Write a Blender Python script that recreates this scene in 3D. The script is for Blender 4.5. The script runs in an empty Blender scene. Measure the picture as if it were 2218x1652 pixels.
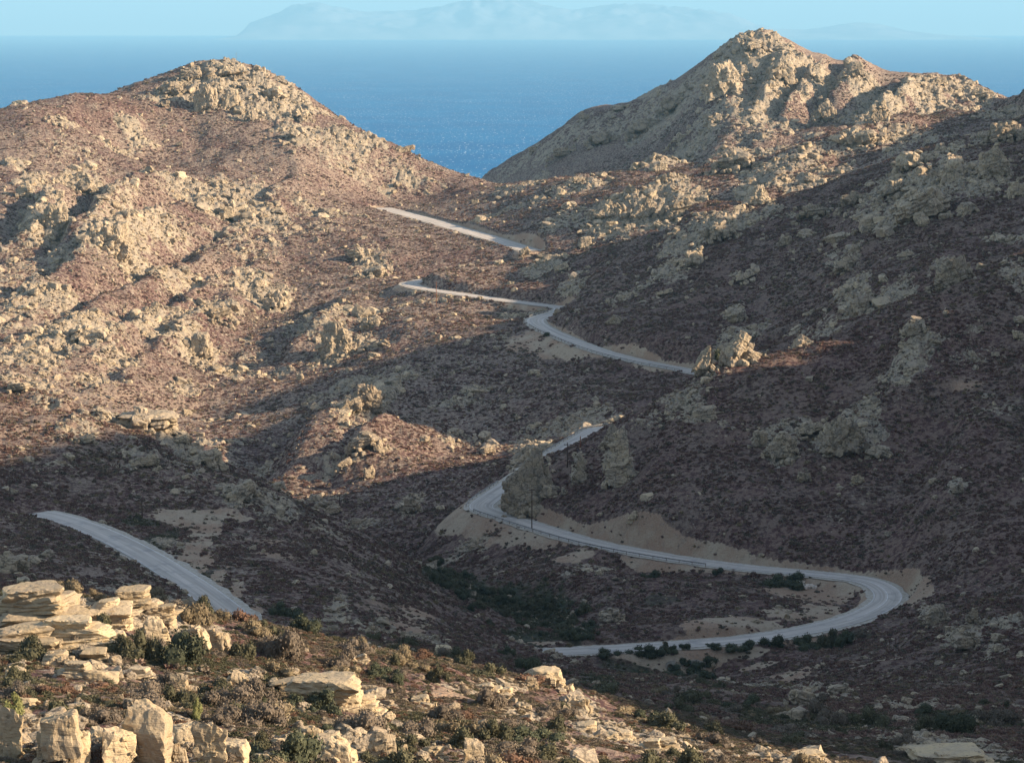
import bpy, math, random
import numpy as np
random.seed(7)
RNG = np.random.default_rng(11)
# ------------------------------------------------------------------ camera, sky, sun, exposure
scene = bpy.context.scene
R = math.radians
EYE = 335.0                                    # eye above the sea, metres; heights below are relative to the sea
F_PX, CU, CV = 6290.0, 1109.0, 826.0           # focal length and centre, for a picture 2218 x 1652
PITCH = math.atan((CV-55.0)/F_PX)
SUN_AZ = (0.985, -0.17); SUN_EL = 21.0         # towards the sun
cam_data = bpy.data.cameras.new('camera'); cam = bpy.data.objects.new('camera', cam_data)
scene.collection.objects.link(cam); scene.camera = cam
cam.location = (0, 0, EYE); cam.rotation_euler = (math.pi/2-PITCH, 0, 0)
cam_data.sensor_width = 36; cam_data.lens = 36*F_PX/2218; cam_data.clip_start = 1; cam_data.clip_end = 400000
world = bpy.data.worlds.new('World'); scene.world = world; world.use_nodes = True
wn = world.node_tree.nodes; wl = world.node_tree.links
sky = wn.new('ShaderNodeTexSky'); sky.sky_type = 'NISHITA'; sky.sun_disc = False
sky.sun_elevation = R(SUN_EL); sky.sun_rotation = math.atan2(SUN_AZ[0], SUN_AZ[1])
sky.altitude = 250; sky.air_density = 1.0; sky.dust_density = 0.6; sky.ozone_density = 1.5
hs = wn.new('ShaderNodeHueSaturation'); hs.inputs['Saturation'].default_value = 0.72; wl.new(sky.outputs[0], hs.inputs['Color']); wl.new(hs.outputs[0], wn['Background'].inputs[0]); wn['Background'].inputs[1].default_value = 0.108
sun_data = bpy.data.lights.new('sun', 'SUN'); sun = bpy.data.objects.new('sun', sun_data); scene.collection.objects.link(sun)
sun_data.energy = 4.9; sun_data.angle = R(0.53); sun_data.color = (1.0, 0.80, 0.58)
_h = math.hypot(*SUN_AZ); _az = math.atan2(SUN_AZ[0], SUN_AZ[1])
sun.rotation_euler = (math.pi/2-R(SUN_EL), 0, math.pi-_az)
scene.view_settings.view_transform = 'Standard'; scene.view_settings.look = 'None'
scene.view_settings.exposure = 1.32; scene.view_settings.gamma = 1
cy = scene.cycles
cy.max_bounces = 4; cy.diffuse_bounces = 2; cy.glossy_bounces = 1; cy.transparent_max_bounces = 4; cy.volume_bounces = 0
cy.use_denoising = True; cy.sample_clamp_indirect = 4
HAZE_DENSITY = 3.0e-5
HAZE_COLOUR = (0.31, 0.64, 0.89, 1)
NROW, NCOL = 2100, 900
N_RUB, N_SCR = 220000, 800000
def dirs(u, v):
    cx = (np.asarray(u, float)-CU)/F_PX; cy = -(np.asarray(v, float)-CV)/F_PX
    den = math.cos(PITCH)+cy*math.sin(PITCH)
    return cx/den, (cy*math.cos(PITCH)-math.sin(PITCH))/den      # x/y and z/y of the line of sight
# survey points seen in the photograph: column, row, distance ahead in metres
V = np.array([float(t) for t in '''
0 1652 108  550 1652 116  1100 1652 130  1650 1652 165  2218 1652 230
0 1500 140  550 1500 155  1100 1560 175  1400 1590 200
0 1400 165  300 1380 170  500 1420 178
0 1290 182  150 1292 185  300 1303 188  440 1325 193  560 1362 200  700 1398 215  830 1432 232  1000 1475 250  1180 1520 250
700 1372 320  850 1405 300  850 1370 400  1000 1440 300  1000 1405 400  1100 1412 480  1190 1435 525
1300 1560 260  1300 1500 350  1500 1560 300  1650 1600 240
1900 1635 250  2218 1590 290  2218 1450 450  2218 1300 555  2218 1150 605 2218 1000 665  2218 850 705  2218 700 745  2218 540 795 2300 1300 560 2300 1000 670 2300 700 750 2300 1500 400 2300 540 800
1700 1500 410  1400 1475 525 1400 1500 480  1500 1435 558 1600 1430 555 1700 1440 546 1850 1400 558  1900 1500 410 1900 1400 545 2060 1300 580
0 1250 415  0 1180 490 0 1112 540  300 1240 470  560 1330 462 600 1250 500
250 1100 565 600 1100 575  0 1000 590 0 900 635  300 1000 600 500 1150 560
800 1300 490 800 1220 540 1000 1370 500 900 1300 540
0 835 690  100 850 685 200 880 675  300 920 668 380 950 660  440 985 652 500 1022 645 580 1048 640  650 1082 632 700 1122 625 760 1143 620 830 1182 612 900 1227 604  1000 1292 592 1080 1350 578
950 1240 690 1000 1268 660 1100 1308 620 1200 1345 603 
1500 1330 590 1650 1300 595 1350 1290 605 1250 1240 630
1100 1150 700 1200 1215 660 1400 1245 640 1000 1150 735
1400 1150 665 1400 1015 700  1600 1150 655 1600 1000 690 1600 860 725 1900 1150 648 1800 1000 688 2000 1000 682 2000 800 725 1800 850 725 1250 1070 705 2050 1200 610
1075 1060 745 1150 1010 745 1250 960 740 1345 908 738  1400 878 742 1500 812 755 1600 775 770 1700 740 785 1850 700 780 2000 640 783 2120 590 788
740 1115 790 850 1090 795 950 1075 800 850 1000 850 1000 1000 850 1100 1010 820 1000 940 900 1200 950 880 1300 905 880 1450 850 905
700 1060 840 650 960 905 560 1010 870 440 975 905 600 900 960 700 880 975 850 830 1000 1000 850 970 1100 900 920
1200 860 920 1350 840 930  1100 780 1010 1250 780 1000
900 700 1110 1000 700 1100 800 790 1050 1000 650 1160
1500 770 965 1500 650 1030 1500 560 1100 1350 650 1085 1350 600 1130 1250 640 1130 1200 600 1180 1080 620 1190 1700 640 990 1750 700 930
1750 560 1040 1750 480 1110 2000 600 900 2000 520 960 2000 450 1010 2000 370 1080 2218 480 950 2218 400 1000 2218 320 1060 2218 255 1120
950 598 1225 1150 560 1235 1300 530 1225 1500 482 1200 1700 430 1190 1900 360 1180 2050 305 1160
1300 450 1340 1300 400 1420 1160 480 1370 1500 400 1350 1250 388 1450 1400 388 1440 1500 365 1450 1600 350 1420 1800 300 1450 2000 255 1450 2150 240 1420
1080 450 1450 1000 430 1520 1060 402 1590 1120 398 1560
0 300 1480 120 265 1530 220 240 1580 300 213 1620 350 180 1640 420 148 1655 500 135 1665 580 160 1660 650 212 1650 760 282 1630 860 315 1610 950 370 1610 1020 388 1605
500 180 1645 500 250 1610 350 240 1615 650 260 1625 500 300 1580 700 330 1570 250 300 1570 500 400 1490 800 400 1565 900 440 1550 500 500 1390 500 600 1290 500 700 1190 500 800 1095 500 900 1005
0 400 1380 0 500 1280 0 600 1180 0 700 1085 0 800 990 250 400 1440 250 500 1310 250 620 1200 250 720 1110 250 820 1030 300 900 965
750 500 1380 900 540 1330 800 600 1260 800 660 1190 650 600 1270 700 740 1110 
1045 385 2060 1100 350 2050 1150 318 2040 1200 285 2030 1265 240 2015 1340 232 2005 1420 205 1990 1500 150 1975 1570 96 1960 1630 72 1950 1700 94 1945 1760 124 1940 1850 128 1930 1900 150 1925 1960 160 1915 2030 158 1905 2100 180 1890 2160 213 1870 2218 243 1850
1630 150 1900 1630 220 1850 1630 290 1790 1150 363 1996 1250 295 1973 1250 345 1925 1350 273 1957 1350 323 1909 1420 250 1944 1420 300 1896 1420 355 1845 1500 195 1928 1500 245 1879 1500 300 1827 1500 350 1783 1560 148 1914 1560 198 1864 1560 253 1812 1560 303 1767 1560 343 1732 1850 200 1870 1850 260 1780 2050 220 1820 1950 250 1780
'''.split()]).reshape(-1, 3)
# ground that the photograph does not show: column, distance, height relative to the eye
H = np.array([float(t) for t in '''
0 25 -9  1109 25 -9 2218 25 -9 0 60 -21 1109 60 -20 2218 60 -20 0 85 -27 2218 120 -38 1109 95 -27
0 240 -62 300 250 -64 600 260 -66  0 330 -80 300 340 -80 800 290 -65
0 800 -120 200 800 -122 400 780 -130 600 740 -132 750 700 -135 880 670 -136
1200 790 -125 1350 800 -118 1500 830 -112 1650 850 -108 1850 860 -100 2050 880 -90 1600 930 -110
1000 1280 -112 1200 1290 -104 1500 1260 -90 1750 1250 -82
1800 1600 -80 2100 1600 -72 960 2150 -200 1060 1690 -112 1130 1700 -110 960 1710 -108
0 1700 -110 300 1760 -90 500 1800 -80 800 1760 -110 500 2100 -300 0 2000 -300 1000 2350 -290
1050 2160 -150 1130 2155 -132 1220 2140 -112 1320 2120 -96 1420 2100 -84 1500 2090 -68 1570 2080 -54 1045 1960 -117 1100 1950 -110 1000 1960 -135 1100 2250 -230 1300 2220 -190 1600 2150 -80 1900 2100 -90 2218 2050 -110 1600 2500 -330 1109 2500 -350 2218 2500 -330 0 2500 -350
-800 25 -9 -800 100 -30 -800 200 -60 -800 400 -85 -800 600 -85 -800 900 -125 -800 1300 -120 -800 1700 -150 -800 2500 -350
3000 1900 -100 3000 2500 -330 3000 1500 -60 4000 1500 -60
'''.split()]).reshape(-1, 3)
# main road: column, row, height (relative to the eye)
ROADA = np.array([float(t) for t in '''
1100 1417 -120.5 1180 1412 -120.5 1290 1406 -120.5 1400 1400 -120.5 1500 1393 -120.5 1600 1385 -120.5 1700 1372 -120.5 1780 1357 -120.5 1850 1338 -120.5 1900 1316 -120.5 1922 1296 -120.5 1915 1276 -120.5 1880 1258 -120.5 1820 1248 -120.5 1740 1240 -120.5 1650 1232 -120.5 1560 1222 -120.7
1480 1211 -121 1400 1198 -121 1320 1183 -121 1240 1164 -121 1160 1140 -121 1100 1120 -121 1060 1107 -121 1042 1097 -121 1055 1082 -120.5 1100 1052 -120'''.split()]).reshape(-1, 3)
ROADB = np.array([float(t) for t in '''
1100 1052 -120 1160 1012 -119 1210 980 -118 1260 950 -117.2 1300 928 -117 1345 924 -116.5 1410 908 -116.3 1460 888 -115.6 1520 855 -114.8
1565 822 -113.8 1495 803 -113 1400 785 -112.2 1300 760 -111.4 1215 728 -110.8 1170 706 -110.4 1160 692 -110 1185 682 -109.8 1213 674 -109.6 1212 665 -109.4 1175 660 -109.2 1080 648 -108.6 960 631 -107.8 905 622 -107.3 888 613 -106.9 930 604 -106.3'''.split()]).reshape(-1, 3)
ROADC = np.array([float(t) for t in '''
1150 543 -100.9 1125 535 -100.5 1060 514 -99.3 1000 497 -98.2 930 477 -97 870 461 -96 826 450 -95.3'''.split()]).reshape(-1, 3)
ROADD = np.array([float(t) for t in '''
560 1390 -95.5 500 1330 -94.5 440 1282 -94.3 380 1242 -94.2 320 1205 -94.2 250 1168 -94.2 180 1138 -94.2 110 1116 -94.2 66 1108 -94.2'''.split()]).reshape(-1, 3)
# hill east of the valley: distance along it, height of its skyline (unseen, off to the right; shaped to throw the valley's shadows)
RIDGE_X = 300.0
RIDGE = np.array([float(t) for t in '''
0 20  60 40 115 54  200 70 260 78  400 84 440 82 480 76 540 67 575 58 612 50 688 34 695 24 701 7 718 5 723 15 756 12 768 0 776 -22 822 -20 834 -1 845 12 858 21 890 22 915 25 950 25 990 19 1022 11 1060 8 1115 8 1150 6 1200 -2 1400 -10 2000 -60 3000 -300'''.split()]).reshape(-1, 2)
def unseen_hill(x, y):
    r = np.interp(y, RIDGE[:, 0], RIDGE[:, 1])
    return r-np.where(x < RIDGE_X, 1.12, 0.3)*np.abs(x-RIDGE_X)
def smax(a, b, k=8.0):
    h = np.clip(0.5+0.5*(a-b)/k, 0, 1); return b*(1-h)+a*h+k*h*(1-h)
def spline(P, step):
    """Catmull-Rom through 3-D points, resampled every step metres."""
    Q = np.vstack([2*P[0]-P[1], P, 2*P[-1]-P[-2]]); out = []
    for i in range(1, len(Q)-2):
        n = 12
        t = np.linspace(0, 1, n, endpoint=False)[:, None]
        a, b, c, d = Q[i-1], Q[i], Q[i+1], Q[i+2]
        out.append(0.5*((2*b)+(c-a)*t+(2*a-5*b+4*c-d)*t*t+(3*b-a-3*c+d)*t**3))
    out = np.vstack(out+[Q[-2][None]])
    s = np.r_[0, np.cumsum(np.linalg.norm(np.diff(out[:, :2], axis=0), axis=1))]
    m = np.arange(0, s[-1], step)
    return np.stack([np.interp(m, s, out[:, k]) for k in range(3)], 1)
def road_world(R):
    a, t = dirs(R[:, 0], R[:, 1]); y = R[:, 2]/t
    return np.stack([a*y, y, R[:, 2]], 1)
# ---------------------------------------------------------------- large shape of the land
def survey():
    a, t = dirs(V[:, 0], V[:, 1]); P = [np.stack([a, np.log(V[:, 2]), t], 1)]
    for T in (H,):
        a = (T[:, 0]-CU)/F_PX; P.append(np.stack([a, np.log(T[:, 1]), T[:, 2]/T[:, 1]], 1))
    for R in (ROADA, ROADB, ROADC, ROADD):
        w = road_world(R)[::2]
        P.append(np.stack([w[:, 0]/w[:, 1], np.log(w[:, 1]), w[:, 2]/w[:, 1]], 1))
    return np.vstack(P)
RC = 0.02
def kern(d2): return np.sqrt(d2+RC*RC)
def fit(P):
    A, B, T = P[:, 0], P[:, 1], P[:, 2]
    K = kern((A[:, None]-A)**2+(B[:, None]-B)**2)
    K = K-np.eye(len(P))*3e-4          # a little smoothing
    n = len(P)
    M = np.zeros((n+1, n+1)); M[:n, :n] = K; M[:n, n] = 1; M[n, :n] = 1
    return np.linalg.solve(M, np.r_[T, 0])
def evalf(P, w, a, b):
    out = np.empty(a.shape); fa, fb, fo = a.ravel(), b.ravel(), out.ravel()
    for i in range(0, fa.size, 20000):
        s = slice(i, i+20000)
        fo[s] = kern((fa[s, None]-P[:, 0])**2+(fb[s, None]-P[:, 1])**2)@w[:-1]+w[-1]
    return fo.reshape(a.shape)
# ------------------------------------------------------------------ noise
def _h2(ix, iy, s):
    n = (ix.astype(np.int64)*374761393+iy.astype(np.int64)*668265263+s*974634777) & 0xffffffff
    n = ((n ^ (n >> 13))*1274126177) & 0xffffffff
    return ((n ^ (n >> 16)) & 0xffff)/65535.0
def noise2(x, y, s=0):
    ix = np.floor(x); iy = np.floor(y); fx = x-ix; fy = y-iy
    ux = fx*fx*fx*(fx*(fx*6-15)+10); uy = fy*fy*fy*(fy*(fy*6-15)+10); r = 0
    for dx in (0, 1):
        for dy in (0, 1):
            g = _h2(ix+dx, iy+dy, s)*2*math.pi
            r = r+(np.cos(g)*(fx-dx)+np.sin(g)*(fy-dy))*(ux if dx else 1-ux)*(uy if dy else 1-uy)
    return r*1.5
def fbm(x, y, s=0, o=4, g=0.5):
    r = 0; a = 1
    for k in range(o):
        r = r+a*noise2(x*2**k+17.3*k, y*2**k-9.1*k, s+k); a *= g
    return r
def cells(x, y, s=0):
    """distance to the border of the nearest cell, and that cell's random number"""
    ix = np.floor(x); iy = np.floor(y); d1 = np.full(x.shape, 9.0); d2 = np.full(x.shape, 9.0); idr = np.zeros(x.shape)
    for dx in (-1, 0, 1):
        for dy in (-1, 0, 1):
            cx = ix+dx; cy_ = iy+dy
            px = cx+_h2(cx, cy_, s); py = cy_+_h2(cx, cy_, s+5)
            d = np.hypot(x-px, y-py); c = d < d1
            d2 = np.where(c, d1, np.minimum(d2, d)); idr = np.where(c, _h2(cx, cy_, s+9), idr); d1 = np.where(c, d, d1)
    return d2-d1, idr
def _h3(ix, iy, iz, s):
    n = (ix.astype(np.int64)*374761393+iy.astype(np.int64)*668265263+iz.astype(np.int64)*2147483647+s*974634777) & 0xffffffff
    n = ((n ^ (n >> 13))*1274126177) & 0xffffffff
    return ((n ^ (n >> 16)) & 0xffff)/65535.0*2-1
def vnoise3(p, s=0):
    i = np.floor(p); f = p-i; u = f*f*(3-2*f); r = 0
    for dx in (0, 1):
        for dy in (0, 1):
            for dz in (0, 1):
                r = r+_h3(i[:, 0]+dx, i[:, 1]+dy, i[:, 2]+dz, s)*(u[:, 0] if dx else 1-u[:, 0])*(u[:, 1] if dy else 1-u[:, 1])*(u[:, 2] if dz else 1-u[:, 2])
    return r
def smooth(a, b, x):
    t = np.clip((x-a)/(b-a), 0, 1); return t*t*(3-2*t)
# ------------------------------------------------------------------ the land as a grid of bearings and log distances
SP = survey(); SW = fit(SP)
CA = np.r_[-0.62, -0.5, -0.42, -0.36, -0.31, -0.27, np.linspace(-0.24, -0.195, 12), np.linspace(-0.19, 0.19, NCOL), np.linspace(0.1945, 0.36, 60), np.geomspace(0.37, 2.4, 90)]
CB = np.log(np.r_[np.geomspace(22, 98, 40), np.geomspace(100, 2150, NROW), np.geomspace(2165, 3100, 30)])
def coarse_eval():
    a = np.r_[-0.62, -0.5, -0.4, -0.3, np.linspace(-0.24, 0.24, 260), np.geomspace(0.25, 2.4, 60)]; b = np.linspace(CB[0], CB[-1], 560)
    T = evalf(SP, SW, *np.meshgrid(a, b))
    ia = np.clip(np.searchsorted(a, CA)-1, 0, len(a)-2); fa = (CA-a[ia])/(a[ia+1]-a[ia])
    T1 = T[:, ia]*(1-fa)+T[:, ia+1]*fa
    ib = np.clip(((CB-b[0])/(b[1]-b[0])).astype(int), 0, len(b)-2); fb = ((CB-b[ib])/(b[1]-b[0]))[:, None]
    return T1[ib]*(1-fb)+T1[ib+1]*fb
GA, GB = np.meshgrid(CA, CB)
GY = np.exp(GB); GX = GA*GY
GT = coarse_eval()
GZ = GT*GY
GZ = smax(GZ, unseen_hill(GX+14*noise2(GX/90, GY/90, 3), GY+1.5*noise2(GX/70, GY/70, 4))-1)
COL0, ROW0 = CA[18], CB[40]
def hit(u, v, Z=None):
    """ground point seen at picture position (u, v): x, y, z (relative to the eye)"""
    Z = GZ if Z is None else Z
    a, t = dirs(u, v); a = float(a); t = float(t)
    i = int(np.clip(np.searchsorted(CA, a)-1, 0, len(CA)-2)); f = (a-CA[i])/(CA[i+1]-CA[i])
    col = (Z[:, i]*(1-f)+Z[:, i+1]*f)/np.exp(CB)
    cm = np.maximum.accumulate(col); j = int(np.searchsorted(cm, t))
    if j >= len(CB) or j == 0: return None
    g = (t-cm[j-1])/max(cm[j]-cm[j-1], 1e-9); y = math.exp(CB[j-1]+g*(CB[j]-CB[j-1]))
    return a*y, y, t*y
def ground(x, y, Z=None):
    Z = GZ if Z is None else Z
    x = np.asarray(x, float); y = np.asarray(y, float); a = x/y; b = np.log(y)
    i = np.clip(np.searchsorted(CA, a)-1, 0, len(CA)-2); j = np.clip(np.searchsorted(CB, b)-1, 0, len(CB)-2)
    fa = np.clip((a-CA[i])/(CA[i+1]-CA[i]), 0, 1); fb = np.clip((b-CB[j])/(CB[j+1]-CB[j]), 0, 1)
    return (Z[j, i]*(1-fa)+Z[j, i+1]*fa)*(1-fb)+(Z[j+1, i]*(1-fa)+Z[j+1, i+1]*fa)*fb
def blobs(table, base, seed, power=1.0):
    """sum of ellipses on the ground, each given by picture centre, half width, half height and strength"""
    M = np.zeros(GX.shape, np.float32)
    for u, v, ru, rv, k in table:
        c = hit(u, v, base)
        if c is None: continue
        rx = ru*c[1]/F_PX
        n = hit(u, min(v+rv, 1640), base); f = hit(u, v-rv, base)
        ry = max(((f[1] if f and f[1]-c[1] < 6*rx+60 else c[1]+1.5*rx)-(n[1] if n and c[1]-n[1] < 6*rx+60 else c[1]-1.5*rx))/2, rx*0.5)
        j0, j1 = np.searchsorted(CB, [math.log(max(c[1]-2.2*ry, 23)), math.log(c[1]+2.2*ry)])
        i0, i1 = np.searchsorted(CA, [(c[0]-2.2*rx)/c[1]-.01, (c[0]+2.2*rx)/c[1]+.01])
        s = (slice(j0, j1), slice(i0, i1))
        x = (GX[s]-c[0])/rx; y = (GY[s]-c[1])/ry
        d = np.hypot(x, y)+0.35*noise2(GX[s]/rx*1.3+u, GY[s]/ry*1.3, seed)+0.2*noise2(GX[s]/rx*4, GY[s]/ry*4+v, seed+1)
        M[s] = np.maximum(M[s], k*smooth(1.25, 0.55, d))
    return M
def rows(t, n):
    return np.array([float(q) for q in t.split()]).reshape(-1, n)
ROCKZ = rows('''500 185 110 50 1 400 195 60 35 1 620 230 70 45 1 760 300 90 40 .75 900 330 70 22 .8 650 290 70 30 .8 740 345 90 35 .6 540 245 50 20 .9 140 262 40 9 .8 330 215 40 14 .7 860 360 70 22 .5
80 400 45 26 .8 175 395 55 26 .9 105 480 65 50 1 60 470 30 40 .6 235 510 70 50 1 330 470 90 35 .8 470 430 140 45 .8 560 470 80 35 .8 400 400 80 24 .6 250 430 50 30 .6 150 560 60 30 .7 270 570 140 36 .8 390 600 110 32 .7 545 610 60 32 .8 590 650 55 36 .9 120 640 70 34 .8 50 650 50 34 .6 180 725 100 40 .95 350 700 100 36 .7 90 765 90 45 .8 450 675 60 22 .8 420 760 60 50 .8 250 780 60 36 .6 40 770 50 40 .6 800 550 40 22 .6 815 582 40 18 .9 700 690 60 40 .6 730 740 40 45 .9 800 695 26 20 .9 640 720 40 20 .5 800 850 45 30 .7 870 820 50 24 .6 160 330 90 30 .4 20 600 50 60 .5 520 540 110 26 .5 650 500 110 26 .4 400 840 40 22 .6 520 800 60 30 .4 170 830 110 24 .4
1630 110 110 60 1 1730 130 60 30 1 1560 165 80 50 1 1700 180 90 60 1 1780 180 70 40 .9 1860 180 60 50 1 1900 240 80 40 .95 2000 195 70 45 1 2100 205 70 26 .95 1640 230 70 40 .8 1470 215 90 40 .62 1370 260 90 30 .6 1290 270 70 26 .6 1200 310 70 26 .6 1130 345 60 18 .55 1560 240 80 30 .7 2180 250 70 22 .9 1700 270 50 20 .7 1640 290 60 20 .5 2060 245 70 22 .8
1500 320 80 26 .9 1600 330 80 24 .7 1420 345 70 22 .8 1400 440 130 45 1 1320 445 60 34 1 1480 450 60 30 .9 1250 392 70 14 .8 1640 420 60 34 .95 1560 490 90 34 .9 1480 530 60 30 .8 1470 580 40 30 .7 1700 340 90 30 .8 1790 320 70 22 .7 1870 300 60 22 1 1950 290 60 22 .8 1750 410 80 26 .9 1640 375 60 16 .7 2000 430 100 46 1 2110 385 80 50 1 1930 490 50 24 .8 2150 275 60 36 .9 1180 580 60 18 .7 1230 470 80 22 .7 1120 410 60 12 .7 1880 460 50 34 .7 1830 560 40 24 .7 1920 410 50 26 .8 2040 330 80 30 .7 1810 370 60 20 .7
2060 590 50 26 1 1850 640 55 46 .8 1975 705 30 20 .9 1590 678 26 16 .9 1600 745 65 36 .8 1560 780 40 20 .7 1770 720 60 20 .6 2200 600 40 60 .6 1330 915 30 40 .9 1330 1000 45 45 .9 1150 1010 60 60 1 1250 1010 20 30 .7 1500 890 50 18 .7 1680 945 60 30 .8 1820 940 90 34 .8 1900 950 40 20 .8 1700 990 40 30 .8 1450 880 100 24 .5 2120 770 80 20 .5 2150 880 90 30 .45 2070 1060 30 20 .7 2020 1330 30 22 .9 2090 1390 55 26 .8 2170 1420 50 20 .5 1760 1500 70 34 .7 820 860 50 40 .9 770 870 50 40 .7 690 870 50 24 .5 890 1095 30 24 .9 790 960 60 16 .8 720 1020 60 30 .6 970 960 40 12 .6 1060 975 40 14 .7 1150 960 50 16 .6 700 1090 50 14 .6 1010 950 60 14 .5
120 870 70 22 .7 250 905 80 22 .9 390 960 60 24 .95 430 995 60 20 .9 170 945 60 22 .6 300 990 50 20 .6 520 1060 50 24 .8 600 1090 60 24 .6 700 1140 50 14 .6 400 1020 60 20 .5 60 835 70 14 .7 130 1010 60 18 .4 560 1030 50 18 .7
20 1225 50 24 .8 120 1320 130 60 1 290 1330 70 50 .9 400 1350 40 50 .9 440 1370 60 34 .9 60 1420 60 40 .6 190 1450 70 30 .9 290 1460 40 22 .7 60 1600 120 60 1 250 1590 60 50 .5 350 1600 90 60 1 450 1610 70 50 1 390 1480 40 40 .7 520 1470 40 24 .9 720 1500 90 36 1 640 1480 50 24 .6 830 1530 60 24 .7 760 1610 80 50 .9 880 1590 40 30 .6 940 1540 60 20 .6 1020 1610 30 30 .9 640 1600 50 30 .6 950 1400 40 20 .9 720 1355 30 14 .8 850 1410 60 16 .6 1180 1465 60 26 .8 1090 1490 60 18 .7 1260 1530 50 40 1 1350 1590 100 30 .8 1500 1620 80 24 .7 1650 1640 60 14 .7 1450 1560 50 22 .6 1000 1480 70 20 .6 1120 1540 70 26 .5 1200 1600 60 30 .5 2050 1620 150 26 1 1700 1565 60 12 .4 1900 1590 60 14 .5''', 5)
SOILZ = rows('''430 1116 95 14 1.3 410 1134 60 18 1.3 445 1158 40 22 1.3 425 1190 30 26 1.3 440 1222 24 24 1.2 470 1255 20 26 1.2 505 1290 22 22 1.2 545 1325 26 20 1.2 500 1125 60 10 1.1 370 1120 60 10 1.1 1985 1268 26 40 1.4 1960 1290 20 34 1.3 1740 1285 90 20 1.1 1810 1285 50 26 1.3 1600 1344 110 12 1.3 1520 1352 50 10 1.2 1700 1325 60 14 1 1780 1320 60 18 .9 1500 1430 60 16 .9 1600 1415 80 12 .8 1760 1385 120 8 .9 1650 1440 60 8 .8 1700 1465 60 10 .9 1760 1450 90 7 .7 1900 1440 80 6 .6 1150 735 60 26 .8 1220 760 60 16 .8 1130 1165 60 20 .7 1240 1205 60 14 .7 1180 1395 40 5 .8 1080 1170 50 12 .6 780 1280 60 14 .5 600 1210 60 10 .5 900 1330 50 10 .6 30 1240 40 8 .3 2080 840 90 26 .45 1900 1180 60 60 .3 1980 930 60 60 .3 1050 1250 30 14 .3 890 1370 50 12 .6 640 1290 40 20 .4 930 1210 30 10 .4 560 1440 60 16 .4 300 1060 120 22 .42 550 1170 120 30 .42 720 1260 120 30 .42 850 1320 100 24 .4 150 1060 90 20 .35 640 1425 60 12 .4 980 1510 60 18 .5 1350 1470 50 12 .3''', 5)
GREENZ = rows('''960 1250 60 14 1 1030 1290 50 22 1 1110 1320 60 30 1 1190 1340 60 34 1 1240 1370 40 20 .9 1160 1380 70 16 .9 1400 1470 70 20 1 1500 1480 60 16 .9 1350 1450 60 12 .7 1450 1440 40 10 .8 1720 1262 60 8 1 1680 1268 40 8 .9 1420 1295 50 14 .6 350 1170 40 30 .7 420 1260 40 22 .8 300 1130 50 12 .7 500 1320 20 14 1 900 1420 70 18 .6 760 1400 80 20 .6 420 1430 90 40 .8 560 1450 60 40 .8 620 1540 90 40 .8 30 1450 50 60 .6 60 1530 60 40 .6 900 1570 80 40 .6 1100 1580 80 40 .4 1300 1480 60 20 .5 1750 1560 250 26 .5 2100 1560 120 22 .6 600 1080 90 16 .4 540 680 40 16 .3 1020 860 30 14 .3 650 440 30 12 .35 1450 1560 60 20 .4 2100 1370 90 20 .3''', 5)
# spurs and gullies: picture start, picture end, height, half width on the sunless side, half width on the sunny side (metres)
SPURS = rows('''320 400 150 560 13 9 34 420 470 60 660 8 10 30 130 430 60 520 9 8 25 480 560 150 720 7 10 26 560 590 200 780 7 9 26 400 730 230 860 4 8 24 760 650 640 770 5 7 20 520 660 380 780 4 8 20 640 380 480 540 4 8 26
1790 150 1690 270 12 8 22 1700 120 1640 250 8 9 22 1860 150 1800 250 12 10 24 1940 190 1890 260 9 9 22 2010 180 1930 250 10 10 24 1960 270 1800 330 9 9 30 1640 300 1560 350 6 8 24 1560 310 1400 370 6 9 26 1480 400 1300 470 4 9 26 1700 400 1480 510 8 10 26 1900 380 1640 500 5 9 26 1780 330 1650 380 7 9 26 2080 360 1920 440 6 9 24 1420 510 1200 590 3 8 26 1900 560 1820 680 3 9 20 2180 640 1950 760 4 10 24 900 820 760 900 2.5 8 24 1100 880 700 1010 3 8 30 860 960 740 1050 3 6 20 745 905 640 1045 9 14 44 1960 820 1800 1000 2.5 9 22 2150 900 2000 1150 3 10 26 1500 880 1400 1060 2 9 22 1700 560 1500 640 3 8 22 2000 480 1850 560 3 8 22 1350 560 1280 640 2 8 22''', 7)
def add_spurs(Z):
    base = Z.copy()
    for u0, v0, u1, v1, h, wl_, wr in SPURS:
        p, q = hit(u0, v0, base), hit(u1, v1, base)
        if p is None or q is None: continue
        d = np.array([q[0]-p[0], q[1]-p[1]]); L = max(np.hypot(*d), 1); d /= L; nx, ny = -d[1], d[0]
        if nx > 0: nx, ny = -nx, -ny                        # normal pointing away from the sun (left)
        s = (slice(*np.searchsorted(CB, [math.log(max(min(p[1], q[1])-60, 23)), math.log(max(p[1], q[1])+60)])), slice(None))
        X = GX[s]-p[0]+4*noise2(GX[s]/22, GY[s]/22, 31); Y = GY[s]-p[1]+4*noise2(GX[s]/22, GY[s]/22, 32)
        al = (X*d[0]+Y*d[1])/L; ac = X*nx+Y*ny
        prof = np.where(ac > 0, smooth(wl_, 0, ac), smooth(wr, 0, -ac))
        Z[s] += h*prof*smooth(-0.25, 0.2, al)*smooth(1.25, 0.8, al)-0.25*h*smooth(wl_*2.2, wl_, ac)*smooth(0, wl_, ac)*smooth(-.1, .2, al)*smooth(1.1, .8, al)
    return Z
GZ = add_spurs(GZ)
ROCK = blobs(ROCKZ, GZ, 50); SOIL = blobs(SOILZ, GZ, 60); GREEN = blobs(GREENZ, GZ, 70)
def world_road(Rt): return spline(road_world(Rt), 2.0)
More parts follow.
